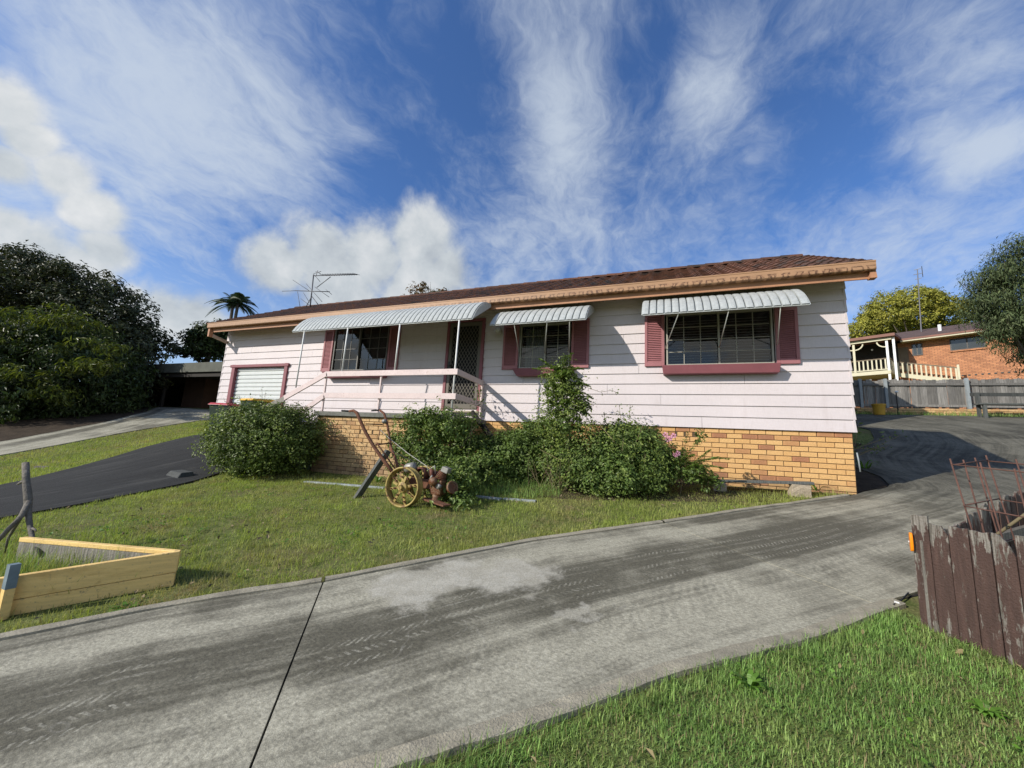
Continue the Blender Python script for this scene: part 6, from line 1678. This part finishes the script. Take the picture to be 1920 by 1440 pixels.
    MB().hexa([at(apl-4.2, vo+.3, zr-.12), at(ar+.25, vo+.3, zr-.12), at(ar+.25, -.1, zr+.10), at(apl-4.2, -.1, zr+.10), at(apl-4.2, vo+.3, zr+.06), at(ar+.25, vo+.3, zr+.06), at(ar+.25, -.1, zr+.26), at(apl-4.2, -.1, zr+.26)]).build('verandah_roof', 'brown metal roof', s)
    bx(apl-4, ar+.05, vo+.02, vo+.10, zr-.30, zr-.13, 'verandah_beam', 'cream paint')
    bx(apl-4, ar, .0, .03, zf, zr+.1, 'shaded_back_wall', 'dark timber')  # near-black colour stands in for the shade under the verandah roof
    for a in (apl, ap, ap+.32, apl-2.2): bx(a-.06, a+.06, vo-.10, vo+.02, zf-(2.2 if a >= ap else .0), zr-.13, 'post', 'white pipe' if a >= ap else 'cream paint')
    for a, sg in ((apl, 1), (apl, -1), (ap, -1)):
        for k in range(4):
            t0, t1 = k/4, (k+1)/4; f_ = lambda t: (a+sg*(.06+.42*math.sin(t*PI/2)), zr-.32-.42*(1-math.cos((1-t)*PI/2))*0-.40*math.cos(t*PI/2))
            p0, p1 = f_(t0), f_(t1); MB().beam(at(p0[0], vo-.04, p0[1]), at(p1[0], vo-.04, p1[1]), .05, .07).build('bracket', 'cream paint', s)
    zrl = zf+.78
    for p0, p1 in ((apl-3.8, ap), ):
        MB().beam(at(p0, vo-.04, zrl), at(p1, vo-.04, zrl), .05, .07).build('handrail', 'timber lining', s); MB().beam(at(p0, vo-.04, zf+.08), at(p1, vo-.04, zf+.08), .04, .06).build('handrail', 'cream paint', s)
        x = p0+.1
        while x < p1-.05: bx(x, x+.075, vo-.06, vo-.02, zf+.10, zrl-.03, 'baluster', 'cream paint'); x += .215
    # right side balustrade and the stair down along the wall
    so = .9
    x = vo-.2
    MB().beam(at(ar-.12, vo-.1, zrl), at(ar-.12, so, zrl), .05, .07).build('handrail', 'timber lining', s)
    while x > so: bx(ar-.15, ar-.11, x-.07, x, zf+.05, zrl-.03, 'baluster', 'cream paint'); x -= .2
    bx(ar-.18, ar-.06, so-.06, so+.06, zf-2, zrl+.08, 'post', 'cream paint')
    p0 = np.array(at(ar-.05, so, zf-.10)); p1 = W(1800, 716, so); d = p1-p0
    MB().beam(p0, p1, .05, .26).build('stair_stringer', 'cream paint', s)
    up = np.array([0, 0, .85]); MB().beam(p0+up, p1+up, .05, .07).build('handrail', 'timber lining', s)
    for k in range(13):
        q = p0+d*(k+.5)/13; MB().beam(q+[0, 0, .1], q+[0, 0, .83], .04, .075, tuple(e)).build('baluster', 'cream paint', s)
    q = p0+d; MB().beam(q+[0, 0, -.3], q+[0, 0, 1.05], .10, .10, tuple(e)).build('post', 'cream paint', s)
    lp = W(1635, 656, 1.2); MB().lathe([(0, .06), (.05, .04), (.06, 0), (.04, -.05), (0, -.06)], tuple(lp), (0, 0, 1), 10).build('porch_lamp', 'white plastic', s)
    # antenna mast
    b0 = W(1727, 622, -2.0); t0 = W(1720, 505, -2.0)
    m_ = thing('antenna_mast', 'tall thin aerial mast rising behind the roof of the orange brick house', 'antenna', tuple(b0))
    MB().tube([b0-np.array([0, 0, .4]), t0], [.045, .025], 7).build('pole', 'antenna metal', m_)
    for z_, l in ((0, .35), (.35, .5), (.7, .35)): MB().beam(tuple(t0+np.array([-l*.4, .1, -z_])), tuple(t0+np.array([l*.4, -.1, -z_])), .03, .03).build('element', 'antenna metal', m_)
    MB().beam(tuple(t0+np.array([.25, 0, .2])), tuple(t0+np.array([.25, 0, -.6])), .03, .03).build('boom', 'antenna metal', m_)
make_brick_house()

# ------------------------------------------------------------------ neighbour's house on the left, deep in shade
def make_left_house():
    Y = 12.0
    P = lambda px, py, y=Y: onY(px, py, y)
    xr = P(424, 690)[0]; xl = -33.0; zt = P(415, 679)[2]; zb = P(415, 697)[2]
    s = thing('shaded_house', 'dark low house with a flat grey carport roof, half hidden by trees on the left', 'house', (-22, Y, gz(-22, Y)))
    MB().box(xl, xr+1.5, Y-.1, Y+5.5, zb, zt).build('carport_roof', 'grey fascia', s)
    MB().box(xl, xr+1.4, Y+.0, Y+.06, zb-.22, zb-.002).build('beam', 'dark timber', s)
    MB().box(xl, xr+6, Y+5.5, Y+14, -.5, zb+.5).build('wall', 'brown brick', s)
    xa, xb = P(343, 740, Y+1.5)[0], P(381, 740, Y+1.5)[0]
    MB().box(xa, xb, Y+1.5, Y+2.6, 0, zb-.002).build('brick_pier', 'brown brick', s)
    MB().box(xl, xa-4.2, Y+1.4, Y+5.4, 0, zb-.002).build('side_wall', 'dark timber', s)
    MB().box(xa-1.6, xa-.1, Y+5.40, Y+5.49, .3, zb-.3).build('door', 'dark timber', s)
    for x in (P(300, 740)[0], P(250, 740)[0], P(408, 740)[0]): MB().box(x-.06, x+.06, Y+.08, Y+.20, 0, zb-.225).build('post', 'dark timber', s)
    MB().hexa([(-34, Y+5, zb+.7), (xr+5, Y+5, zb+.7), (xr+1.5, Y+9.5, zb+2.4), (-30, Y+9.5, zb+2.4), (-34, Y+5, zb+.85), (xr+5, Y+5, zb+.85), (xr+1.5, Y+9.5, zb+2.55), (-30, Y+9.5, zb+2.55)]).build('roof', 'dark tiled roof', s)
    MB().hexa([(-30, Y+9.5, zb+2.4), (xr+1.5, Y+9.5, zb+2.4), (xr+5, Y+14, zb+.7), (-34, Y+14, zb+.7), (-30, Y+9.5, zb+2.55), (xr+1.5, Y+9.5, zb+2.55), (xr+5, Y+14, zb+.85), (-34, Y+14, zb+.85)]).build('roof', 'dark tiled roof', s)
    MB().hexa([(xr+5, Y+5, zb+.7), (xr+5, Y+14, zb+.7), (xr+1.5, Y+9.6, zb+2.4), (xr+1.5, Y+9.4, zb+2.4), (xr+5, Y+5, zb+.86), (xr+5, Y+14, zb+.86), (xr+1.5, Y+9.6, zb+2.56), (xr+1.5, Y+9.4, zb+2.56)]).build('roof', 'dark tiled roof', s)
    # things left under the carport edge
    q = hit(195, 768); z = gz(q[0], q[1])
    c = MB(); n = 9
    V = [(q[0]+(i-4)*.13, q[1]+(j-2)*.16, z+.25+.10*math.sin(i*1.3+j)+.07*math.cos(j*2.1)) for i in range(n) for j in range(5)]
    c.add(V, [(i*5+j, i*5+j+1, i*5+j+6, i*5+j+5) for i in range(n-1) for j in range(4)])
    tag(c.build('pale_tarpaulin', 'white cloth', None, True), 'crumpled pale sheet lying under the trees at the left edge of the neighbour drive', 'sheet')
make_left_house()

# ------------------------------------------------------------------ trees
def tree(name, label, base, lobes, r0, crown, nl=9):
    s = thing(name, label, 'tree', base); limbs(s, base, lobes, r0, 'bark', nl)
    foliage('crown', s, lobes, **crown)
    return s
def px_lobe(px, py, fwd, rx, rz=None, ry=None):
    p = onF(px, py, fwd); k = fwd/F_PX
    return (p[0], p[1], p[2], rx*k, (ry or rx)*k, (rz or rx)*k)
def make_trees():
    # big tree on the left, in two kinds
    L1 = [px_lobe(40, 560, 21, 150, 85), px_lobe(190, 600, 20.5, 95, 75), px_lobe(240, 700, 20, 70, 70), px_lobe(60, 545, 21, 120, 75), px_lobe(170, 575, 21, 95, 70), px_lobe(-60, 560, 21, 130, 90), px_lobe(225, 640, 20, 80, 60), px_lobe(270, 655, 20, 38, 34), px_lobe(110, 640, 20, 130, 90), px_lobe(20, 500, 21, 60, 30), px_lobe(-180, 600, 21, 130, 110)]
    for px, py in ((0, 478), (45, 482), (78, 490), (120, 505), (150, 515), (185, 530), (215, 545), (240, 575), (268, 600), (285, 625), (300, 648), (250, 620), (-40, 480)):
        L1.append(px_lobe(px+rng.uniform(-6, 6), py+rng.uniform(-6, 6), 20.5+rng.uniform(-1, 1), rng.uniform(16, 30), rng.uniform(12, 22)))
    b = np.array(L1[0][:3])
    tree('broad_tree', 'broad grey-green tree towering on the left, behind the darker one', (b[0]-2, b[1]+2, gz(b[0]-2, b[1]+2)), L1, .30,
         dict(nclump=1500, per=46, rc=.50, size=.17, asp=.5, m='grey tree leaf', hollow=.25), 16)
    L2 = [px_lobe(150, 780, 17.5, 110, 60), px_lobe(30, 800, 16, 120, 60), px_lobe(205, 770, 18.5, 60, 55), px_lobe(40, 680, 16.5, 110, 85), px_lobe(130, 700, 16.5, 85, 75), px_lobe(-70, 690, 16.5, 120, 100), px_lobe(60, 760, 16, 130, 60), px_lobe(180, 745, 17, 70, 50), px_lobe(20, 620, 17, 75, 45), px_lobe(-60, 780, 15.5, 110, 60), px_lobe(215, 700, 18, 60, 50), px_lobe(130, 640, 17.5, 80, 40)]
    b = np.array(L2[7][:3])+np.array([-2.2, .6, 0])
    ev = tree('evergreen_tree', 'dense dark green tree hanging to the ground at the left of the neighbour drive', (b[0], b[1], gz(b[0], b[1])), L2, .22,
         dict(nclump=1700, per=46, rc=.42, size=.17, asp=.36, m='dark tree leaf', zmin=ground_clip, hollow=.3, droop=.35), 16)
    sunlit_lobes = [px_lobe(px, py, 15.2+rng.uniform(-.4, .8), rng.uniform(26, 48), rng.uniform(9, 18)) for px, py in ((20, 590), (70, 600), (120, 585), (150, 610), (40, 640), (95, 650), (175, 640), (10, 700), (60, 705), (130, 690), (190, 690), (30, 750), (100, 740), (205, 655), (-30, 620), (-40, 690))]
    foliage('sunlit_sprays', ev, sunlit_lobes, 150, 34, .30, .20, .26, 'sunlit tree leaf', None, .2, droop=.5)  # brighter sprays stand in for the sunlit parts of the crown
    L3 = [px_lobe(400, 645, 24, 45, 32), px_lobe(365, 650, 24, 34, 26), px_lobe(420, 630, 24, 40, 28), px_lobe(385, 628, 24, 34, 20)]
    b = L3[0]
    tree('small_tree', 'small dark round-leaved tree between the shaded house and the pink house', (b[0], b[1], gz(b[0], b[1])), L3, .14, dict(nclump=230, per=34, rc=.38, size=.20, asp=.6, m='dark tree leaf', hollow=.3))
    L4 = [px_lobe(1690, 585, 42, 62, 46), px_lobe(1640, 610, 42, 42, 28), px_lobe(1745, 590, 42, 58, 36), px_lobe(1710, 565, 42, 40, 26), px_lobe(1790, 600, 42, 40, 32), px_lobe(1665, 590, 41, 42, 32), px_lobe(1615, 622, 42, 28, 14)]
    b = L4[0]
    tree('golden_tree', 'large domed golden-green tree behind the orange brick house', (b[0], b[1], gz(b[0], b[1])), L4, .40, dict(nclump=900, per=44, rc=.55, size=.19, asp=.6, m='golden tree leaf', hollow=.55, squash=.75), 14)
    L5 = [px_lobe(1890, 560, 17, 70, 80), px_lobe(1960, 580, 17, 90, 90), px_lobe(1860, 580, 17, 48, 45), px_lobe(1870, 530, 17, 48, 40), px_lobe(1920, 500, 17, 60, 40), px_lobe(1885, 615, 16.5, 34, 26), px_lobe(1840, 575, 17, 34, 18), px_lobe(1900, 610, 16.5, 48, 36), px_lobe(1872, 645, 16.2, 16, 12), px_lobe(1905, 470, 17, 40, 22), px_lobe(1960, 660, 17, 60, 50), px_lobe(1835, 560, 17, 20, 10), px_lobe(1850, 520, 17, 26, 14)]
    b = px_lobe(2010, 700, 17, 10)
    tree('weeping_tree', 'dark fine-leaved weeping tree overhanging the right edge of the photo', (b[0], b[1], gz(b[0], b[1])), L5, .22,
         dict(nclump=760, per=46, rc=.42, size=.17, asp=.17, m='weeping tree leaf', hollow=.2, droop=.55, squash=1.0), 7)
    # russet tip behind the ridge
    L6 = [px_lobe(775, 545, 20, 14, 12), px_lobe(795, 540, 20, 14, 16), px_lobe(815, 548, 20, 16, 9), px_lobe(833, 546, 20, 9, 9), px_lobe(790, 570, 20, 40, 20)]
    b = L6[4]
    tree('russet_tree', 'russet-tipped tree showing just above the roof ridge', (b[0], b[1], gz(b[0], b[1])), L6, .10, dict(nclump=80, per=26, rc=.18, size=.11, asp=.5, m='russet leaf', hollow=.2))
    # trees far off along the back, seen only between things
    for i, (px, py, f, r) in enumerate([(-250, 640, 34, 130), (2100, 640, 40, 120)]):
        L = [px_lobe(px+rng.uniform(-30, 30), py+rng.uniform(-20, 20), f, r*.6, r*.5) for _ in range(4)]; b = L[0]
        tree('distant_tree', ('tall green tree far out to the left', 'tall green tree far out to the right')[i], (b[0], b[1], gz(b[0], b[1])), L, .3, dict(nclump=160, per=26, rc=.8, size=.35, asp=.5, m='grey tree leaf', hollow=.4))
make_trees()
def make_palm():
    f = 30.0; k = f/F_PX
    top = onF(440, 570, f); base = np.array([top[0], top[1], gz(top[0], top[1])])
    s = thing('palm_tree', 'two-trunked palm with dark fronds rising behind the left end of the roof', 'palm', tuple(base))
    for dx in (-.12, .26):
        t_ = top+CR*dx; MB().tube([base+CR*dx*1.3, (base+t_)/2+CR*.05, t_], [.16, .13, .10], 9).build('trunk', 'bark', s, True)
    Vs = []; Fs = []; nb = 0; st = MB()
    for i in range(34):
        o = top+CR*(-.12 if i % 2 else .26)+np.array([0, 0, rng.uniform(-.05, .25)])
        th = rng.uniform(0, 2*PI); el = rng.uniform(-.35, 1.25); L = rng.uniform(1.5, 2.1)
        d = np.array([math.cos(th)*math.cos(el), math.sin(th)*math.cos(el), math.sin(el)])
        t = np.linspace(0, 1, 14); C = o+d*L*t[:, None]; C[:, 2] -= .75*L*t**2*(.5+.5*math.cos(el))
        st.tube([tuple(c) for c in C[::3]], [.025, .02, .014, .010, .006], 4)
        sd = np.cross(d, [0, 0, 1]); sd /= np.linalg.norm(sd)+1e-9
        for sg in (-1, 1):
            for q in range(2, 28):
                a = C[min(13, q//2)]+(C[min(13, q//2+1)]-C[min(13, q//2)])*(q % 2)*.5; ll = .55*math.sin(PI*min(1, .2+q/30))
                tip = a+sd*sg*ll*.75+d*ll*.35-np.array([0, 0, ll*.45]); wv = np.array([0, 0, .035])
                Vs += [a-wv, a+wv, tip]; Fs.append((nb, nb+1, nb+2)); nb += 3
    link('fronds', np_mesh('fronds', np.array(Vs)-np.array(s.location), np.array(Fs), 'palm leaf'), s)
    st.build('frond_stalks', 'palm leaf', s)['kind'] = 'stuff'
make_palm()

# ------------------------------------------------------------------ roof antenna
def make_antenna():
    Y = 10.0
    g = lambda px, py, y=Y: Vector(onY(px, py, y))
    b0 = g(581, 578); s = thing('roof_antenna', 'television antenna with long toothed boom on the left of the roof', 'antenna', tuple(b0))
    R_ = .014
    def bar(name, a, b_, r=R_): MB().tube([a, b_], r, 6).build(name, 'antenna metal', s, True)
    bar('mast', g(581, 580), g(588, 515), .022)
    bar('boom', g(587, 517), g(670, 514.5), .016)
    for i in range(14):
        x = 606+i*4.7; y = 517-(x-590)*.03
        p = g(x, y); bar('element', p+Vector((0, -.16, -.02)), p+Vector((.02, .16, .05)), .008)
    bar('brace', g(594, 539), g(620, 519))
    for a, b_ in (((589, 515), (600, 528)), ((592, 509), (601, 513)), ((596, 507), (592, 519)), ((588, 513), (602, 509))): bar('reflector', g(*a), g(*b_), .010)
    bar('cross_boom', g(553, 545), g(618, 547), .015); bar('element', g(529, 546), g(556, 545), .010)
    for a, b_ in (((549, 525), (581, 546)), ((574, 532), (604, 566)), ((590, 538), (617, 557)), ((611, 543), (622, 552)), ((558, 547), (563, 578)), ((569, 549), (580, 567)), ((583, 553), (600, 575)), ((564, 560), (580, 572))): bar('element', g(*a), g(*b_), .009)
    bar('stay', g(585, 555), g(571, 580)); bar('stay', g(585, 556), g(600, 576))
make_antenna()
